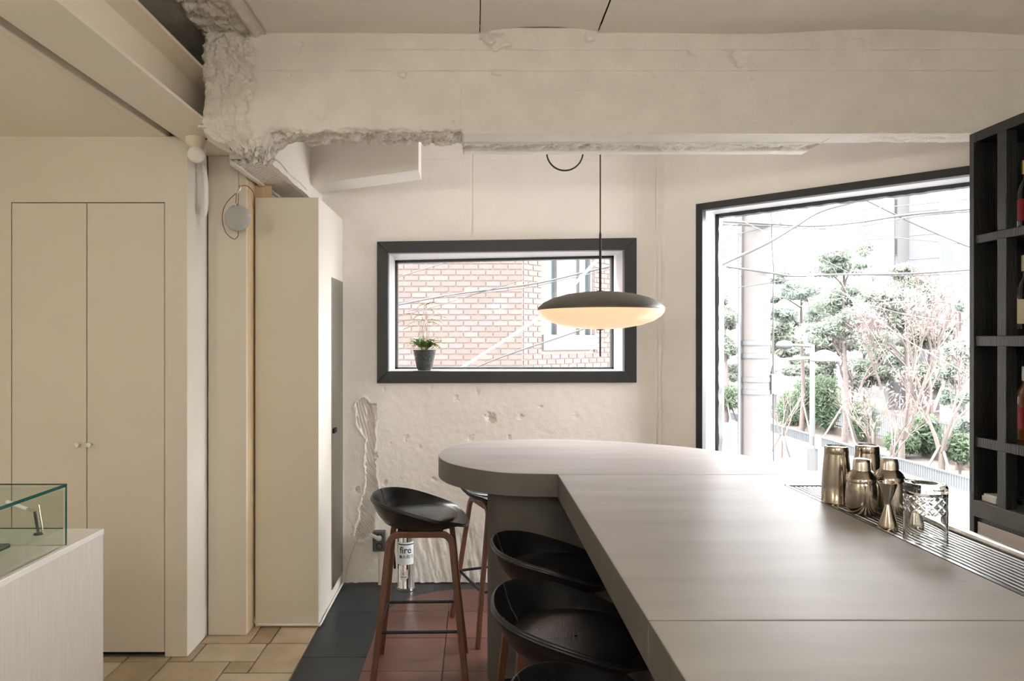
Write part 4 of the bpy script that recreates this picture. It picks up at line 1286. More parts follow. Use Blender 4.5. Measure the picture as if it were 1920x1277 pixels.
rod(smoothpath([(so.x + 0.04, D_BACK - 0.02, 0.10), (so.x + 0.028, D_BACK - 0.02, 0.06), (so.x + 0.03, D_BACK - 0.02, -0.003)]), 0.004, 'thin_wire', M['socket_grey'], cd)

# ================================================================== BOTTLE SHELF
XS = 2.10
sh_ = root('bottle_shelf', (XS + 0.17, 1.9, 0.0), 'tall black oak bottle shelf at the right edge', 'shelf')
Y0s = 0.9
MB().box(XS, 2.875, 0.0, XS + 0.36, 2.90, 2.397).build('end_panel', M['black_wood'], sh_)
MB().box(XS + 0.34, Y0s, 0.0, XS + 0.36, 2.875, 2.397).build('back_panel', M['black_wood'], sh_)
MB().box(XS, Y0s, 2.357, XS + 0.34, 2.875, 2.397).build('top_panel', M['black_wood'], sh_)
for zz_s, th_ in ((1.93, 0.035), (1.50, 0.042), (1.078, 0.040)):
    MB().box(XS + 0.006, Y0s, zz_s, XS + 0.34, 2.875, zz_s + th_).build('shelf_board', M['black_wood'], sh_, bevel=0.002)
for yp in (2.701, 2.05, 1.4, 0.9):
    for z0, z1 in ((0.853, 1.078), (1.118, 1.5), (1.542, 1.93), (1.965, 2.357)):
        MB().box(XS, yp, z0, XS + 0.045, yp + 0.046, z1).build('post', M['black_wood'], sh_, bevel=0.002)
MB().box(XS - 0.002, Y0s, 0.785, XS + 0.34, 2.875, 0.853).build('worktop', M['stone_base'], sh_, bevel=0.002)
MB().box(XS + 0.015, Y0s, 0.70, XS + 0.34, 2.875, 0.785).build('cabinet_rail', M['black_wood'], sh_)
MB().box(XS + 0.008, Y0s + 0.02, 0.70, XS + 0.016, 2.865, 0.765).build('steel_drawer_front', M['brushed'], sh_, bevel=0.001)
MB().box(XS + 0.02, Y0s, 0.0, XS + 0.34, 2.875, 0.70).build('lower_cabinet', M['black_wood'], sh_)


def bottle(x, y, z, hgt, r, mbody, mcap, mlabel, label, txt=None):
    b = root('bottle', (x, y, z), label, 'bottle', 'bottles on the black shelf')
    k = hgt
    MB().lathe([(0, 0), (r * 0.94, 0), (r, 0.006), (r, k * 0.56), (r * 0.9, k * 0.63), (r * 0.45, k * 0.74), (r * 0.36, k * 0.80), (r * 0.36, k * 0.9), (0, k * 0.9)], (0, 0, 0), 28).build('body', mbody, b, world=False, smooth=45)
    MB().lathe([(r * 0.38, k * 0.80), (r * 0.42, k * 0.81), (r * 0.42, k * 0.995), (r * 0.36, k), (0, k)], (0, 0, 0), 20).build('cap', mcap, b, world=False, smooth=45)
    if mlabel:
        lb_ = MB().lathe([(r * 1.008, k * 0.15), (r * 1.008, k * 0.45)], (0, 0, 0), 28).build('label', mlabel, b, world=False, smooth=80)
        if txt:
            cu = bpy.data.curves.new('tmp_text', 'FONT'); cu.body = txt; cu.size = 0.026; cu.resolution_u = 2
            to = bpy.data.objects.new('tmp_text', cu); COL.objects.link(to)
            me = bpy.data.meshes.new_from_object(to.evaluated_get(bpy.context.evaluated_depsgraph_get()))
            bpy.data.objects.remove(to)
            rr = r * 1.016
            vs = []
            for v in me.vertices:
                an = -math.pi / 2 - 0.72 + (v.co.x - 0.008) / rr
                vs.append((rr * math.cos(an), rr * math.sin(an), v.co.y + k * 0.28))
            MB().add(vs, [tuple(p.vertices) for p in me.polygons]).build('label_text', M['ink'], lb_, world=False, recalc=False)
            bpy.data.meshes.remove(me)
    return b


bottle(2.250, 2.785, 1.965, 0.295, 0.042, M['bottle_dark'], M['gold'], M['bottle_red'], 'dark bottle with gold cap on the top shelf, next to the post')
bottle(2.250, 2.785, 1.542, 0.33, 0.042, M['bottle_dark'], M['label_cream'], M['label_cream'], 'dark bottle with cream label on the second shelf, next to the post', 'BA')
bottle(2.252, 2.785, 1.118, 0.30, 0.043, M['bottle_amber'], M['label_white'], M['bottle_red'], 'amber bottle with a red label on the third shelf, next to the post')
bottle(2.36, 2.825, 1.542, 0.27, 0.036, M['bottle_amber'], M['bottle_red'], None, 'slim amber bottle at the back corner of the second shelf')
bottle(2.34, 2.82, 1.965, 0.26, 0.034, M['bottle_red'], M['bottle_red'], None, 'red bottle at the back corner of the top shelf')
bottle(2.24, 2.60, 1.965, 0.30, 0.042, M['bottle_dark'], M['gold'], None, 'plain dark bottle nearer than the post on the top shelf')
bottle(2.24, 2.60, 1.542, 0.30, 0.042, M['bottle_amber'], M['gold'], None, 'amber bottle nearer than the post on the second shelf')
bottle(2.24, 2.60, 1.118, 0.30, 0.042, M['bottle_dark'], M['bottle_red'], M['label_cream'], 'dark bottle nearer than the post on the third shelf')
nb_ = root('napkin_box', (2.155, 2.82, 0.853), 'small white box on the shelf worktop by the window', 'box')
MB().box(2.125, 2.785, 0.853, 2.20, 2.865, 0.876).build('box_body', M['white_plastic'], nb_, bevel=0.003)
MB().box(2.13, 2.79, 0.876, 2.195, 2.86, 0.884).build('box_lid', M['label_white'], nb_, bevel=0.002)
cs_ = root('strainer', (2.20, 2.725, 0.853), 'small chrome strainer lying on the shelf worktop', 'strainer')
MB().lathe([(0, 0), (0.03, 0.002), (0.034, 0.008), (0.028, 0.018), (0.012, 0.026), (0, 0.028)], (2.20, 2.79, 0.853), 24).build('bowl', M['chrome'], cs_, smooth=60)
rod([(2.20, 2.79, 0.868), (2.26, 2.80, 0.862)], 0.004, 'handle', M['chrome'], cs_)

# ================================================================== POTTED FERN ON THE SILL
pp = P(796, 694, 4.44)
zsill = at(796, 695.5, 0)[2] + 0.0
pf = root('potted_fern', (pp.x, pp.y, zsill), 'feathery green fern in a dark speckled pot on the window sill', 'potted plant')
kp = 4.44 / F
MB().lathe([(0, 0), (12.5 * kp, 0), (14.5 * kp, 0.01), (21 * kp, 0.122), (22 * kp, 0.130), (20.5 * kp, 0.131), (19 * kp, 0.115), (0, 0.115)], (pp.x, pp.y, zsill), 32).build('pot', M['pot'], pf, smooth=40)
MB().lathe([(0, 0.121), (19.2 * kp, 0.117)], (pp.x, pp.y, zsill), 24).build('soil', M['soil'], pf)


def frond(base, tip, droop, n=11, ll=0.018):
    mb = MB()
    base, tip = Vector(base), Vector(tip)
    side = (tip - base).cross(Vector((0, 0, 1)))
    if side.length < 1e-4: side = Vector((0, 1, 0))
    side.normalize()
    path = [base.lerp(tip, t) + Vector((0, 0, droop * 4 * t * (1 - t))) for t in [i / n for i in range(n + 1)]]
    mb.tube(path, 0.0011, 4)
    for i in range(2, n + 1):
        t = i / n
        L = ll * (1.15 - 0.75 * t)
        d = (path[i] - path[i - 1]).normalized()
        for s in (-1, 1):
            e = path[i] + side * s * L + d * L * 0.6 + Vector((0, 0, random.uniform(-0.006, 0.004)))
            w_ = d * L * 0.34
            m_p = path[i].lerp(e, 0.5)
            mb.add([path[i], m_p + w_, e, m_p - w_], [(0, 1, 2, 3)])
    return mb


zs0 = zsill + 0.118
for k in range(40):
    a = random.uniform(0, 2 * math.pi)
    L = random.uniform(0.06, 0.135)
    tip = (pp.x + L * math.cos(a), pp.y + 0.6 * L * math.sin(a) - 0.01, zs0 + random.uniform(0.02, 0.085))
    frond((pp.x + 0.01 * math.cos(a), pp.y, zs0), tip, 0.035, 9, 0.03).build('frond', M['fern'][random.choice([0, 0, 1])], pf)
plumes = [(796, 600, 745, 606, 2), (790, 592, 752, 592, 2), (798, 588, 766, 583, 2), (800, 582, 826, 590, 1), (795, 575, 818, 568, 2), (802, 600, 830, 606, 1), (792, 612, 756, 618, 2), (800, 606, 824, 610, 0), (794, 590, 772, 600, 2), (800, 594, 836, 596, 2), (790, 604, 762, 610, 1), (797, 572, 782, 578, 2)]
for (x0, y0, x1, y1, mm) in plumes:
    q0, q1 = P(x0, y0, 4.44), P(x1, y1, 4.44)
    dy = random.uniform(-0.07, 0.05)
    stem = smoothpath([(pp.x + random.uniform(-0.03, 0.03), pp.y, zs0), (pp.x + 0.5 * (q0.x - pp.x) + random.uniform(-0.03, 0.03), pp.y + random.uniform(-0.02, 0.02), zs0 + 0.55 * (q0.z - zs0)), (q0.x, pp.y + dy * 0.2, q0.z)])
    fb = frond((q0.x, pp.y + dy * 0.2, q0.z), (q1.x, pp.y + dy, q1.z), 0.012, 12, 0.019)
    fb.tube(stem, 0.0009, 4)
    fb.build('frond', M['fern'][mm], pf)

# ================================================================== OUTSIDE
ZG = -3.8
MB().box(-40, 5.0, ZG - 0.3, 12.2, 120, ZG).build('ground', M['asphalt'], kind=STR, label='pale asphalt street below the windows')
MB().box(12.2, 5.0, ZG - 0.3, 17.0, 120, ZG + 0.12).build('pavement', M['pavement'], kind=STR, label='pale pavement beside the street')
MB().box(17.0, 5.0, ZG - 0.3, 90, 120, ZG + 0.05).build('terrain', M['earth'], kind=STR, label='bare earth bank under the trees')

# ---------- brick house
DB, SB = 9.14, 140.0
bh = root('brick_house', (-0.5, DB, ZG), 'red brick house with white mortar behind the small window', 'building')
bxc = (980 - CX) / SB
ang = math.radians(45)
rd = Vector((math.cos(ang), math.sin(ang), 0))
COURSE, BL, BH_ = 0.0755, 0.1985, 0.0575
bmesh_cache = {}


def brick_mesh(L, i):
    k = (round(L, 3), i)
    if k not in bmesh_cache:
        o = MB().box(0, -0.014, 0, L, 0.02, BH_).build('brick', M['brick'][i], bh, world=False)
        bmesh_cache[k] = o.data
        bpy.data.objects.remove(o)
    return bmesh_cache[k]


rest = MB()
nbrick = 0
zlo, zhi = H - 55 / SB - 0.3, H + 165 / SB + 0.3
nrow = int((zhi - zlo) / COURSE)
wx0, wx1 = 0.40, 1.62      # window along the receding face
wz0, wz1 = H + (CY - 628) / 132.0, H + 2.0
az0 = H + (CY - 656) / 132.0


def add_brick(p, ang_, L, face, vis):
    global nbrick
    i = random.choice([0, 0, 1, 1, 2, 3, 3, 4])
    if vis and nbrick < 296:
        o = bpy.data.objects.new('brick', brick_mesh(L, i))
        COL.objects.link(o)
        o.parent = bh
        o.location = Vector(p) - bh.location
        o.rotation_euler = (0, 0, ang_)
        nbrick += 1
    else:
        ca, sa = math.cos(ang_), math.sin(ang_)
        c = []
        for z in (0, BH_):
            for (a, b) in ((0, -0.014), (L, -0.014), (L, 0.02), (0, 0.02)):
                c.append((p[0] + a * ca - b * sa, p[1] + a * sa + b * ca, p[2] + z))
        rest.hexa(c)


for r in range(nrow):
    z = zlo + r * COURSE
    off = (BL * 0.5) if r % 2 else 0.0
    x = bxc - off
    first = True
    while x > -2.3:
        L = BL - 0.017
        x0 = x - BL
        if first and off:
            add_brick((bxc - off + 0.0085, DB, z), 0, off - 0.0085, 0, True) if abs(x - (bxc - off)) < 1e-6 else None
            first = False
        pxl = CX + x * SB
        vis = 735 < pxl and CX + x0 * SB < 985 and 478 < CY - (z - H) * SB < 700
        add_brick((x0 + 0.0085, DB, z), 0, L, 0, vis)
        x -= BL
    # receding face
    t = -off
    while t < 2.6:
        t0, t1 = max(t, 0) + 0.0085, t + BL - 0.0085
        if t1 - t0 > 0.04:
            inwin = (t1 > wx0 and t0 < wx1 and z + BH_ > az0)
            if inwin:
                if t0 < wx0 - 0.05: t1 = wx0 - 0.01
                elif t1 > wx1 + 0.05: t0 = wx1 + 0.01
                else: t1 = t0
            if t1 - t0 > 0.03:
                p = Vector((bxc, DB, z)) + rd * t0
                pxl = CX + p.x / p.y * F
                pyl = CY - (z - H) / p.y * F
                add_brick(tuple(p), ang, round(t1 - t0, 3), 1, pxl < 1160 and 478 < pyl < 700)
        t += BL
mo = MB()
mo.box(-6, DB, ZG, bxc - 0.0, DB + 0.3, 5.0)
def rb(t0, t1, z0, z1, e0, e1):
    nrm = Vector((rd.y, -rd.x, 0))
    return [Vector((bxc, DB, 0)) + rd * t + nrm * e + Vector((0, 0, zz)) for zz in (z0, z1) for (t, e) in ((t0, e0), (t1, e0), (t1, e1), (t0, e1))]
mo.hexa(rb(0.0, wx0, ZG, 5.0, 0.0, -0.25)).hexa(rb(wx1, 6, ZG, 5.0, 0.0, -0.25)).hexa(rb(wx0, wx1, ZG, az0, 0.0, -0.25)).hexa(rb(wx0, wx1, wz1, 5.0, 0, -0.25))
mo.build('wall', M['mortar'], bh)
rest.build('brick_field', M['brick'][1], bh, kind='stuff')
win = MB().hexa(rb(wx0, wx1 + 0.05, az0, wz0, 0.04, -0.1)).build('window_apron', M['far_white'], bh)
bw = MB()
for t0, t1 in ((wx0, wx0 + 0.04), (wx0 + 0.36, wx0 + 0.72), (wx1 - 0.32, wx1 - 0.26), (wx1 - 0.05, wx1)):
    bw.hexa(rb(t0, t1, wz0, wz1, -0.02, -0.12))
bw.build('window_frame', M['far_white'], bh)
MB().hexa(rb(wx0 + 0.04, wx0 + 0.36, wz0, wz1, -0.07, -0.09)).build('window_pane', M['far_glass'], bh)
MB().hexa(rb(wx0 + 0.72, wx1 - 0.32, wz0, wz1, -0.07, -0.09)).build('window_pane', M['far_white'], bh)
MB().hexa(rb(wx1 - 0.26, wx1 - 0.05, wz0, wz1, -0.07, -0.09)).build('window_pane', M['far_glass'], bh)
MB().hexa(rb(wx0, wx1, az0, wz1, -0.14, -0.2)).build('curtain', M['far_white'], bh)


# ---------- cables
def cable(pts, r, label, m='cable', k=6, group='overhead cables outside the windows'):
    ps = [P(*q) for q in pts]
    ps = [ps[0] + (ps[0] - ps[1]) * 1.5] + ps + [ps[-1] + (ps[-1] - ps[-2]) * 1.5] if len(ps) > 1 else ps
    MB().tube(smoothpath(ps, k), r, 5).build('power_cable', M[m], smooth=60, loc=tuple(ps[0]), label=label, cat='cable', group=group)


# in the small window
cable([(748, 519, 7.5), (840, 491, 7.5)], 0.006, 'thin cable crossing the top corner of the small window by the brick wall')
cable([(748, 571, 7.6), (850, 552, 7.5), (1000, 532, 7.4), (1090, 512, 7.3), (1155, 497, 7.2)], 0.011, 'thick cable rising across the middle of the small window')
cable([(748, 593, 7.7), (815, 575, 7.6), (880, 555, 7.5)], 0.005, 'thin cable dipping under the thick one over the brick wall')
cable([(870, 553, 7.6), (985, 540, 7.5), (1040, 528, 7.4), (1155, 503, 7.4)], 0.005, 'thin cable running just below the thick cable in the small window')
cable([(868, 688, 6.8), (906, 664, 6.8), (1010, 596, 6.8), (1070, 540, 6.8), (1120, 487, 6.8)], 0.017, 'pale thick cable rising steeply behind the pendant lamp', 'cable_pale')
cable([(893, 688, 7.2), (960, 662, 7.2), (1087, 619, 7.2), (1150, 590, 7.2)], 0.010, 'grey cable rising low across the small window', 'cable')
cable([(1070, 686, 7.4), (1155, 622, 7.4)], 0.003, 'hair-thin cable in the lower corner of the small window', 'cable_pale')
# in the big window
BGC = [
    ([(1353, 496, 8.0), (1440, 455, 8.0), (1490, 425, 8.0), (1537, 397, 8.0), (1600, 379, 8.0)], 0.020, 'thick sagging cable sweeping up across the utility pole', 'cable'),
    ([(1440, 425, 8.9), (1530, 402, 9), (1700, 385, 10), (1830, 372, 10)], 0.007, 'thin cable above the bundle in the street window', 'cable'),
    ([(1443, 420, 8.9), (1520, 424, 9), (1600, 418, 9.5), (1700, 403, 10), (1830, 391, 10)], 0.018, 'thick cable bundle along the top of the street window', 'cable'),
    ([(1443, 425, 8.9), (1540, 429, 9), (1620, 423, 9.5), (1720, 405, 10), (1830, 396, 10)], 0.009, 'lower strand of the top cable bundle', 'cable'),
    ([(1445, 424, 8.9), (1550, 431, 9.2), (1690, 447, 10), (1830, 460, 10)], 0.006, 'thin cable falling gently below the bundle', 'cable'),
    ([(1625, 376, 10), (1700, 413, 10), (1770, 444, 10), (1830, 468, 10)], 0.012, 'dark cable slanting down towards the bottle shelf', 'cable'),
    ([(1440, 511, 8.9), (1490, 518, 9), (1560, 515, 9.5), (1700, 513, 10), (1830, 505, 10)], 0.016, 'thick cable at mid height in front of the pines', 'cable'),
    ([(1445, 530, 8.9), (1500, 522, 9), (1560, 514, 9.5), (1700, 517, 10), (1830, 512, 10)], 0.007, 'second strand at mid height in front of the pines', 'cable'),
    ([(1515, 395, 9), (1545, 470, 9.5), (1570, 515, 10), (1595, 560, 10), (1632, 620, 10)], 0.006, 'pale wire dropping steeply through the mid-height cables', 'cable_pale'),
    ([(1595, 560, 10), (1660, 610, 10), (1720, 650, 10), (1830, 709, 10)], 0.008, 'pale wire sloping down over the bare trees', 'cable_pale'),
    ([(1460, 447, 9), (1540, 485, 9.5), (1650, 535, 10), (1830, 579, 10)], 0.004, 'hair-thin wire running down behind the mid-height cables', 'cable_pale'),
    ([(1595, 560, 10), (1700, 590, 10), (1830, 608, 10)], 0.004, 'hair-thin wire branching off towards the tower', 'cable_pale'),
    ([(1352, 545, 9), (1385, 520, 9.1), (1440, 500, 9)], 0.005, 'thin cable behind the pole, left side of the street window', 'cable'),
    ([(1352, 528, 9), (1400, 522, 9.3), (1460, 524, 9)], 0.004, 'thin cable wrapping the pole at mid height', 'cable'),
    ([(1352, 423, 9), (1392, 402, 9.3), (1410, 395, 9.3)], 0.006, 'short cable at the top corner beside the pole', 'cable'),
]
for pts, r, lab_, mm in BGC:
    cable(pts, r, lab_, mm)
# tangle beside the pole
rank = ['topmost', 'second from the top', 'third from the top', 'middle', 'third from the bottom', 'second from the bottom', 'lowest']
for k in range(7):
    y0 = 408 + k * 15 + random.uniform(-3, 3)
    cable([(1352 + random.uniform(-4, 4), y0, 9.35), (1368 + random.uniform(-5, 5), y0 + random.uniform(-6, 10), 9.35), (1388, y0 + random.uniform(-10, 14), 9.35)], 0.006, 'cable in the tangle left of the utility pole, %s of the seven' % rank[k], 'cable')

# ---------- utility pole
PD = 9.1
pc = P(1416.5, 640, PD)
up_ = root('utility_pole', (pc.x, pc.y, ZG), 'thick pale concrete utility pole outside the street window', 'utility pole')
MB().lathe([(0.205, 0), (0.183, 5.3), (0.165, 12)], (pc.x, pc.y, ZG), 32).build('shaft', M['pole_concrete'], up_, smooth=60)
for py in (643, 667, 711, 734):
    z = P(0, py, PD).z
    MB().lathe([(0.19, -0.03), (0.197, -0.03), (0.197, 0.03), (0.19, 0.03)], (pc.x, pc.y, z), 32).build('band', M['pole_steel'], up_, smooth=40)
pk = P(1386, 640, PD - 0.05)
rod([(pk.x, pk.y, ZG), (pk.x, pk.y, 3.3)], 0.021, 'conduit_pipe', M['fence_blue'], up_)
pk = P(1444, 640, PD - 0.1)
rod(smoothpath([(pk.x, pk.y, 4), (pk.x + 0.02, pk.y, 2.9), (pk.x + 0.05, pk.y, 2.4), (pk.x + 0.04, pk.y, 2.1), (pk.x + 0.045, pk.y, 0.5), (pk.x + 0.06, pk.y, ZG)]), 0.009, 'side_cable', M['cable'], up_)
b0 = P(1449, 720, PD - 0.1)
MB().box(b0.x - 0.04, b0.y - 0.06, b0.z - 0.13, b0.x + 0.04, b0.y + 0.06, b0.z + 0.13).build('junction_box', M['far_white'], up_, bevel=0.01)
# bracket street lamp on the pole
bl_ = root('bracket_lamp', tuple(P(1449, 705, PD)), 'white street lamp on a curved bracket fixed to the utility pole', 'street lamp')
pa = [P(1448, 705, PD), P(1449, 690, PD), P(1455, 680, PD), P(1468, 675, PD), P(1490, 673, PD), P(1522, 671, PD)]
rod(smoothpath(pa), 0.022, 'arm', M['far_white'], bl_)
hc = P(1548, 672, PD)
mb = MB()
for sgn in (1,):
    vs, fs = [], []
    nl, na = 14, 16
    for i in range(nl + 1):
        t = i / nl
        w_ = math.sin(math.pi * min(1, t * 0.92 + 0.06)) ** 0.8
        for j in range(na):
            a = 2 * math.pi * j / na
            y_ = 0.10 * w_ * math.cos(a)
            z_ = (0.145 if math.sin(a) > 0 else 0.02) * w_ * math.sin(a)
            vs.append((hc.x - 0.22 + 0.43 * t, hc.y + y_, hc.z - 0.03 + z_))
    for i in range(nl):
        for j in range(na):
            fs.append((i * na + j, i * na + (j + 1) % na, (i + 1) * na + (j + 1) % na, (i + 1) * na + j))
    fs += [tuple(range(na)), tuple(nl * na + j for j in range(na))]
    mb.add(vs, fs)
mb.build('lamp_head', M['far_white'], bl_, smooth=50)

# ---------- street lamp on its own post
SLD = 27.6
s0 = P(1523, 640, SLD)
sl = root('street_lamp', (s0.x, s0.y, ZG + 0.12), 'pale grey street lamp post standing on the pavement', 'street lamp')
zt_ = P(0, 646, SLD).z
MB().lathe([(0.2, 0), (0.2, 0.9), (0.105, 1.0), (0.09, zt_ - ZG - 0.12)], (s0.x, s0.y, ZG + 0.12), 16).build('post', M['pole_steel'], sl, smooth=40)
rod([P(1523, 649, SLD), P(1485, 647, SLD)], 0.05, 'arm', M['far_white'], sl)
hh_ = P(1471, 647, SLD)
MB().lathe([(0.02, -0.36), (0.14, -0.25), (0.19, 0.0), (0.14, 0.25), (0.02, 0.36)], (hh_.x, hh_.y, hh_.z), 12, 'x').build('lamp_head', M['pole_steel'], sl, smooth=60)
MB().box(s0.x + 0.02, s0.y - 0.25, ZG + 1.0, s0.x + 0.24, s0.y - 0.1, ZG + 1.5).build('notice_box', M['far_white'], sl)

# ---------- guard fence along the pavement
gf = root('guard_fence', (17.1, 36, ZG + 0.05), 'low slate-blue railing along the pavement edge', 'fence')
zf0 = ZG + 0.05
MB().box(17.06, 18, zf0 + 0.50, 17.14, 75, zf0 + 0.56).build('top_rail', M['fence_blue'], gf)
MB().box(17.06, 18, zf0 + 0.02, 17.14, 75, zf0 + 0.08).build('bottom_rail', M['fence_blue'], gf)
bar0 = None
yv = 18.0
while yv < 42:
    if bar0 is None:
        bar0 = MB().box(17.08, yv, zf0 + 0.07, 17.12, yv + 0.05, zf0 + 0.51).build('bar', M['fence_blue'], gf)
    else:
        s2 = bar0.copy(); COL.objects.link(s2); s2.location.y += yv - 18.0
    yv += 0.13
mb = MB()
while yv < 75:
    mb.box(17.08, yv, zf0 + 0.07, 17.12, yv + 0.06, zf0 + 0.51)
    yv += 0.13
mb.build('far_bars', M['fence_blue'], gf, kind='stuff')
# taller fence up the bank
tf = root('bank_fence', (20.6, 30, ZG + 0.05), 'taller grey bar fence on the bank behind the trees', 'fence')
zf0 = ZG + 0.4
MB().box(20.57, 22, zf0 + 1.25, 20.63, 70, zf0 + 1.31).build('top_rail', M['fence_blue'], tf)
MB().box(20.57, 22, zf0 + 0.10, 20.63, 70, zf0 + 0.16).build('bottom_rail', M['fence_blue'], tf)
MB().box(20.4, 22, ZG, 20.8, 70, zf0 + 0.02).build('footing', M['earth'], tf)
bar0 = None
yv = 22.0
while yv < 50:
    if bar0 is None:
        bar0 = MB().box(20.585, yv, zf0, 20.615, yv + 0.035, zf0 + 1.4).build('bar', M['fence_blue'], tf)
    else:
        s2 = bar0.copy(); COL.objects.link(s2); s2.location.y += yv - 22.0
    yv += 0.17


# ---------- trees
def tufts(mb, c, rad, n, size, flat=0.7):
    v = RNG.normal(size=(n, 3))
    v /= np.linalg.norm(v, axis=1)[:, None]
    p = np.array(c) + v * (RNG.random((n, 1)) ** 0.45) * np.array(rad)
    sz = size * (0.6 + 0.8 * RNG.random((n, 1)))
    a = RNG.normal(size=(n, 3)); a /= np.linalg.norm(a, axis=1)[:, None]
    b = np.cross(a, RNG.normal(size=(n, 3))); b /= np.linalg.norm(b, axis=1)[:, None] + 1e-9
    q = np.stack([p - a * sz, p + b * sz * 0.3, p + a * sz, p - b * sz * 0.3], 1).reshape(-1, 3)
    mb.add(q.tolist(), [(4 * k, 4 * k + 1, 4 * k + 2, 4 * k + 3) for k in range(n)])


def stakes(parent, x, y, z0, hgt, spread):
    for k in range(3):
        a = 2 * math.pi * k / 3 + 0.5
        rod([(x + spread * math.cos(a), y + spread * math.sin(a), z0), (x + 0.05 * math.cos(a), y + 0.05 * math.sin(a), z0 + hgt)], 0.05, 'support_stake', M['stake'], parent, n=6)


def pine(px, d, crowns, label, mi, trunk_top, stk=True, lean=0.0):
    b = P(px, 640, d)
    r = root('pine_tree', (b.x, b.y, ZG + 0.05), label, 'tree', 'trees across the street')
    top = P(px + lean, trunk_top, d + 0.3)
    pth = smoothpath([(b.x, b.y, ZG + 0.05), (b.x + 0.1, b.y, ZG + 2.5), ((b.x + top.x) / 2, b.y + 0.2, (ZG + 2.5 + top.z) / 2), tuple(top)])
    MB().tube(pth, lambda t: 0.17 * (1 - 0.7 * t), 8).build('trunk', M['bark'], r, smooth=60)
    br = MB()
    fo_ = MB()
    for (cx_, cy_, wpx, hpx, n) in crowns:
        dd = d + random.uniform(-1.0, 1.2)
        c = P(cx_, cy_, dd)
        st_ = pth[min(len(pth) - 1, max(4, int(len(pth) * (c.z - ZG) / max(0.5, top.z - ZG)) - 2))]
        br.tube(smoothpath([st_, (st_ + c) / 2 + Vector((0, 0, 0.15)), c]), lambda t: 0.06 * (1 - 0.7 * t), 5)
        rad = (wpx / F * dd, wpx / F * dd, hpx / F * dd)
        nsub = max(4, n // 70)
        for _ in range(nsub):
            v = RNG.normal(size=3); v /= np.linalg.norm(v)
            sc = RNG.random() ** 0.5 * 0.75
            c2_ = (c.x + v[0] * sc * rad[0], c.y + v[1] * sc * rad[1], c.z + v[2] * sc * rad[2])
            q = 0.42
            tufts(fo_, c2_, (rad[0] * q, rad[1] * q, max(rad[2] * q, 0.2)), int((2.6 if d < 42 else 5.0) * n / nsub), 0.115 if d < 42 else 0.17)
    br.build('branches', M['bark'], r, smooth=60)
    fo_.build('foliage', M['pine'][mi], r, kind='stuff', recalc=False)
    if stk:
        stakes(r, b.x, b.y, ZG + 0.05, 2.0, 1.1)
    return r


pine(1503, 39.5, [(1460, 520, 30, 16, 700), (1500, 545, 45, 22, 1300), (1470, 590, 40, 20, 1000), (1530, 590, 40, 25, 1000), (1450, 555, 25, 14, 500)], 'pale pine tree staked behind the railing, nearest the utility pole', 1, 535)
pine(1583, 35.0, [(1570, 480, 42, 18, 1000), (1600, 500, 45, 18, 1000), (1545, 510, 36, 16, 800), (1620, 470, 26, 12, 450), (1580, 560, 70, 34, 2200), (1640, 590, 60, 34, 1800), (1540, 620, 50, 30, 1300)], 'tall pine with a broad pale crown in the middle of the street window', 0, 480)
pine(1700, 34.0, [(1690, 510, 40, 14, 900), (1720, 540, 55, 20, 1500), (1660, 560, 55, 24, 1500), (1750, 555, 35, 12, 700), (1700, 600, 60, 25, 1500), (1640, 640, 55, 28, 1300)], 'wide pine with layered branches in front of the tower', 2, 515, stk=False)
pine(1800, 28.0, [(1795, 655, 26, 16, 800), (1785, 700, 28, 20, 900), (1800, 750, 22, 22, 800), (1775, 745, 20, 16, 600), (1800, 572, 14, 7, 250), (1805, 800, 20, 20, 500)], 'pine at the edge of the street window beside the shelf', 1, 620, stk=False)
pine(1360, 44.0, [(1365, 600, 26, 22, 900), (1355, 650, 28, 26, 900), (1375, 700, 20, 20, 600), (1350, 560, 20, 12, 400)], 'hazy pine showing left of the utility pole', 2, 580, stk=True)
pine(1450, 48.0, [(1455, 620, 30, 22, 800), (1480, 650, 36, 22, 900), (1500, 690, 40, 16, 700)], 'far low pine behind the bracket lamp', 2, 615, stk=False)


for (px_, d_, cr, lb_) in [
        (1440, 56, [(1440, 600, 40, 30, 1200), (1470, 640, 45, 30, 1200), (1410, 650, 40, 30, 1000)], 'far hazy pine behind the utility pole'),
        (1530, 54, [(1530, 560, 45, 30, 1300), (1500, 610, 55, 35, 1500), (1560, 640, 50, 35, 1300), (1530, 690, 50, 30, 1000)], 'far hazy pine behind the staked pines'),
        (1620, 52, [(1620, 560, 50, 30, 1400), (1590, 610, 55, 35, 1500), (1650, 640, 55, 35, 1400), (1620, 700, 55, 35, 1200)], 'far hazy pine filling the gap right of the middle pine'),
        (1710, 43, [(1700, 580, 50, 25, 1400), (1740, 620, 50, 30, 1400), (1680, 660, 50, 30, 1300), (1730, 700, 50, 30, 1200)], 'far hazy pine in front of the grey-panelled block'),
        (1790, 41, [(1790, 610, 35, 25, 1000), (1800, 670, 40, 30, 1100), (1770, 730, 40, 30, 1000)], 'far hazy pine below the white tower')]:
    pine(px_, d_, cr, lb_, 2, cr[0][1], stk=False)


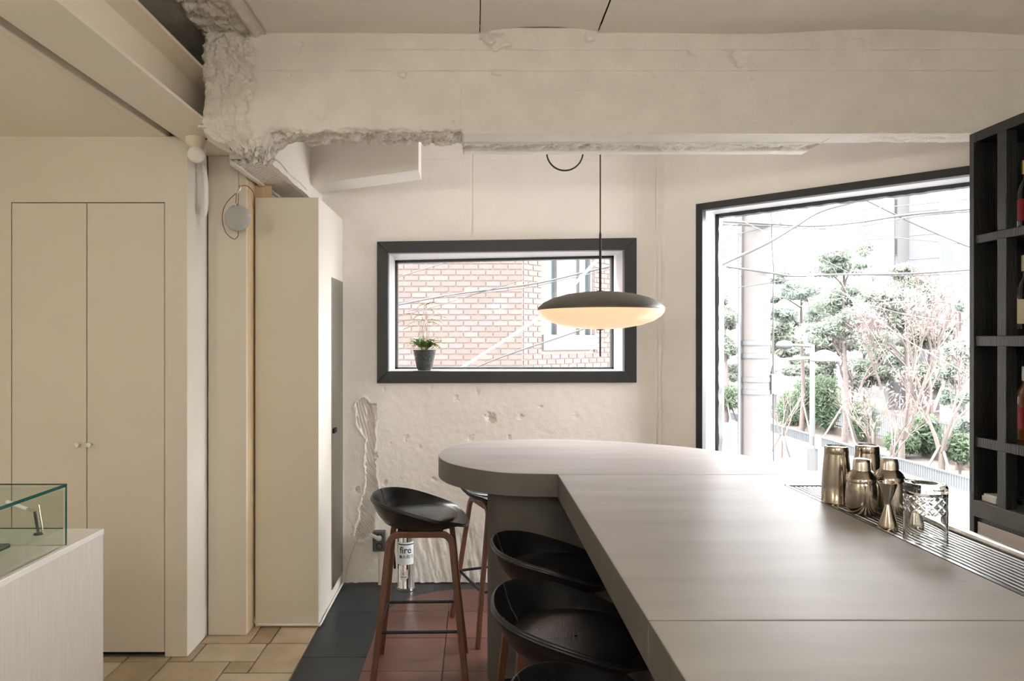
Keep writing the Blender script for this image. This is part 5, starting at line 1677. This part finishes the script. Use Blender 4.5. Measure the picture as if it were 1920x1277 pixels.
def bare_tree(px, d, z0, hgt, label, seed, n0=3, spread=0.5, mtr='bark_pale', pink=0, depth=5, r0=0.09, trunk=0.0, stk=False):
    rnd = random.Random(seed)
    b = P(px, 640, d)
    r = root('bare_tree', (b.x, b.y, z0), label, 'tree', 'trees across the street')
    mb = MB()
    tips = []

    def grow(p, dirv, L, rad, lev):
        pts = [p]
        q = p
        dv = dirv
        for k in range(3):
            dv = (dv + Vector((rnd.uniform(-.16, .16), rnd.uniform(-.16, .16), rnd.uniform(-0.02, .1)))).normalized()
            q = q + dv * L / 3
            pts.append(q)
        mb.tube(pts, lambda t: rad * (1 - 0.4 * t), 5 if lev < 2 else 4)
        tips.append(q)
        if lev < depth:
            for _ in range(rnd.choice([2, 2, 3]) if lev < depth - 1 else 3):
                nd = (dv + Vector((rnd.uniform(-1, 1), rnd.uniform(-1, 1), rnd.uniform(-0.25, 0.5))) * spread).normalized()
                grow(pts[-1] if rnd.random() < 0.6 else pts[2], nd, L * rnd.uniform(0.62, 0.82), rad * 0.62, lev + 1)
    base = Vector((b.x, b.y, z0))
    if trunk:
        MB().tube([base, base + Vector((0.03, 0, trunk))], lambda t: r0 * (1.5 - 0.4 * t), 8).build('trunk', M[mtr], r, smooth=60)
        base = base + Vector((0.03, 0, trunk))
    for k in range(n0):
        a = 2 * math.pi * k / n0 + rnd.uniform(-.4, .4)
        grow(base + Vector((0.1 * math.cos(a), 0.1 * math.sin(a), 0)), Vector((0.42 * math.cos(a), 0.42 * math.sin(a), 1)).normalized(), hgt * 0.32, r0, 0)
    mb.build('branches', M[mtr], r, smooth=60, recalc=False)
    if pink:
        fo_ = MB()
        for q in tips:
            if rnd.random() < pink:
                tufts(fo_, tuple(q), (0.3, 0.3, 0.3), 5, 0.10)
        fo_.build('reddish_twigs', M['pink_leaf'], r, kind='stuff', recalc=False)
    if stk:
        stakes(r, b.x, b.y, z0, 1.1, 0.55)
    return r


bare_tree(1466, 30.4, ZG + 0.12, 3.0, 'small bare staked tree on the pavement next to the utility pole', 5, 4, 0.42, 'bark_pale', 0, 3, 0.035, 1.0, True)
bare_tree(1652, 26.6, ZG + 0.05, 4.1, 'bare multi-stemmed tree with pale branches behind the shaker tins', 9, 6, 0.48, 'bark_pale', 0.12, 4, 0.055)
bare_tree(1690, 30.0, ZG + 0.05, 7.0, 'tall bare tree with pinkish twigs behind the pale one', 12, 3, 0.5, 'bark_pale', 0.9, 5, 0.10, 1.0)
bare_tree(1765, 27.2, ZG + 0.05, 4.6, 'forked bare tree with pale trunk near the shelf', 17, 3, 0.5, 'bark_pale', 0.25, 4, 0.09, 0.9, True)
bare_tree(1745, 36.0, ZG + 0.05, 8.0, 'reddish bare tree in front of the white tower', 23, 3, 0.5, 'bark', 0.9, 5, 0.10, 1.5)
bare_tree(1600, 40.0, ZG + 0.05, 7.2, 'reddish bare tree behind the middle pine', 29, 3, 0.5, 'bark', 0.7, 5, 0.10, 1.5)


def bush(px, py, d, wpx, hpx, n, label, m='hedge'):
    c = P(px, py, d)
    r = root('bush', (c.x, c.y, ZG + 0.05), label, 'bush', 'bushes across the street')
    fo_ = MB()
    tufts(fo_, tuple(c), (wpx / F * d, 0.9, hpx / F * d), n, 0.15)
    fo_.build('foliage', M[m], r, kind='stuff', recalc=False)
    mb = MB()
    for k in range(4):
        a = k * 1.6
        mb.tube([(c.x, c.y, ZG + 0.05), (c.x + 0.25 * math.cos(a), c.y + 0.25 * math.sin(a), c.z)], 0.03, 5)
    mb.build('stems', M['bark'], r)


bush(1510, 750, 41, 24, 42, 1800, 'green bush between the two staked pines, left one')
bush(1548, 755, 39, 28, 52, 2600, 'bright green tall bush between the two staked pines, right one')
bush(1480, 770, 43, 22, 40, 1200, 'dull green bush just right of the utility pole')
bush(1620, 790, 36, 26, 40, 1500, 'green bush behind the multi-stemmed bare tree')
bush(1735, 815, 31, 26, 38, 1500, 'green bush by the forked bare tree')
bush(1690, 830, 31, 26, 26, 1000, 'low green bush behind the pale railing')
bush(1800, 840, 27, 20, 30, 1000, 'green bush at the window edge beside the shelf')
bush(1365, 745, 44, 30, 26, 1000, 'green bush left of the utility pole', 'hedge')

# ---------- apartment towers
def tower(name, label, poly, mats, z1, lines, windows):
    r = root(name, (poly[0][0], poly[0][1], ZG), label, 'building')
    n = len(poly)
    for i in range(n):
        a, b = Vector((*poly[i], 0)), Vector((*poly[(i + 1) % n], 0))
        nrm = Vector(((b - a).y, -(b - a).x, 0)).normalized()
        q = [a, b, b - nrm * 0.4, a - nrm * 0.4]
        MB().hexa([(p.x, p.y, ZG) for p in q] + [(p.x, p.y, z1) for p in q]).build('wall', M[mats[i]], r)
        for z in lines.get(i, []):
            q2 = [a + nrm * 0.03, b + nrm * 0.03, b, a]
            MB().hexa([(p.x, p.y, z) for p in q2] + [(p.x, p.y, z + 0.09) for p in q2]).build('string_course', M['tower_white' if mats[i] == 'tower_grey' else 'tower_grey'], r)
        for (t, w_, zc, hw) in windows.get(i, []):
            c = a.lerp(b, t)
            dv = (b - a).normalized()
            q2 = [c - dv * w_ / 2 + nrm * 0.05, c + dv * w_ / 2 + nrm * 0.05, c + dv * w_ / 2 - nrm * 0.02, c - dv * w_ / 2 - nrm * 0.02]
            f = MB().hexa([(p.x, p.y, zc - hw / 2) for p in q2] + [(p.x, p.y, zc + hw / 2) for p in q2]).build('window', M['tower_grey'], r)
            q3 = [p + nrm * 0.02 for p in q2]
            q3 = [q3[0] + dv * 0.06, q3[1] - dv * 0.06, q3[2] - dv * 0.06, q3[3] + dv * 0.06]
            MB().hexa([(p.x, p.y, zc - hw / 2 + 0.08) for p in q3] + [(p.x, p.y, zc + hw / 2 - 0.08) for p in q3]).build('pane', M['far_glass'], f)
    MB().prism(list(poly), z1 - 0.2, z1).build('roof', M['tower_grey'], r)


def pxy(px, d): return ((px - CX) / F * d, d)
rowsz = [P(0, py, 46).z for py in (325, 405, 484, 556)]
Wn = [(t, 0.42, z, 1.35) for z in rowsz for t in (0.10, 0.27)] + [(0.62, 0.42, z + 0.45, 1.35) for z in rowsz]
tower('apartment_tower', 'white apartment tower with narrow windows beside the shelf',
      [pxy(1763, 45.0), pxy(1835, 44.0), pxy(1905, 50), pxy(1763, 51)], ['tower_white', 'tower_white', 'tower_white', 'tower_white'], 24, {}, {0: Wn})
tower('apartment_tower', 'grey-panelled apartment block in the middle distance beside the white tower',
      [pxy(1665, 53.0), pxy(1705, 53.6), pxy(1765, 52.4), pxy(1790, 58), pxy(1690, 59)], ['tower_white', 'tower_grey', 'tower_white', 'tower_grey', 'tower_grey'], 24,
      {1: [P(0, y, 53).z for y in (395, 440, 485, 530)]}, {0: [(0.12, 0.33, P(0, y, 53).z, 1.35) for y in (395, 470, 545)] + [(0.35, 0.28, P(0, y, 53).z, 1.35) for y in (388, 462)]})
tower('apartment_tower', 'farther grey apartment block above the middle pine',
      [pxy(1612, 64.0), pxy(1668, 63.0), pxy(1690, 75), pxy(1640, 78)], ['tower_grey', 'tower_white', 'tower_grey', 'tower_white'], 20, {0: [P(0, y, 64).z for y in (405, 450)]}, {})

# ---------- parked car
cd_ = 30.5
cc_ = P(1336, 640, cd_)
car = root('parked_car', (cc_.x, cc_.y, ZG), 'white parked car with red tail lights below the window frame', 'car')
secs = [(-2.1, 0.35, 0.75, 0.80), (-1.95, 0.30, 0.98, 0.86), (-1.2, 0.28, 1.02, 0.9), (0.6, 0.28, 0.98, 0.9), (1.7, 0.28, 0.90, 0.86), (2.1, 0.35, 0.7, 0.75)]
vs, fs = [], []
for (y, zl, zh, hw) in secs:
    for (a, b) in ((-hw, zl), (hw, zl), (hw * 1.0, (zl + zh) / 2), (hw * 0.93, zh), (-hw * 0.93, zh), (-hw, (zl + zh) / 2)):
        vs.append((cc_.x + a, cc_.y + y, ZG + b))
for i in range(len(secs) - 1):
    for j in range(6):
        fs.append((i * 6 + j, i * 6 + (j + 1) % 6, (i + 1) * 6 + (j + 1) % 6, (i + 1) * 6 + j))
fs += [tuple(range(6)), tuple(5 * 6 + j for j in range(6))]
MB().add(vs, fs).build('car_body', M['car_white'], car, smooth=35)
def car_loft(se, name, m):
    vs, fs = [], []
    for (y, z, hw) in se:
        vs += [(cc_.x - hw, cc_.y + y, ZG + z), (cc_.x + hw, cc_.y + y, ZG + z)]
    n = len(se)
    for i in range(n - 1):
        fs.append((2 * i, 2 * i + 1, 2 * i + 3, 2 * i + 2))
    fs += [tuple(2 * i for i in range(n)), tuple(2 * i + 1 for i in range(n)), (0, 1, 2 * n - 1, 2 * n - 2)]
    return MB().add(vs, fs).build(name, m, car, smooth=30)
car_loft([(-1.95, 0.97, 0.80), (-1.45, 1.40, 0.64), (0.0, 1.46, 0.64), (1.0, 0.96, 0.80)], 'cabin_glass', M['car_glass'])
MB().box(cc_.x - 0.62, cc_.y - 1.42, ZG + 1.405, cc_.x + 0.62, cc_.y + 0.05, ZG + 1.48).build('car_roof', M['car_white'], car, bevel=0.03)
for sx in (-1, 1):
    MB().box(cc_.x + sx * 0.66 - 0.14, cc_.y - 2.12, ZG + 0.68, cc_.x + sx * 0.66 + 0.17, cc_.y - 1.9, ZG + 0.90).build('tail_light', M['tail_red'], car, bevel=0.02)
    for yv in (-1.3, 1.3):
        MB().lathe([(0, -0.1), (0.30, -0.1), (0.32, -0.06), (0.32, 0.06), (0.30, 0.1), (0, 0.1)], (cc_.x + sx * 0.80, cc_.y + yv, ZG + 0.32), 20, 'x').build('wheel', M['rubber'], car, smooth=40)
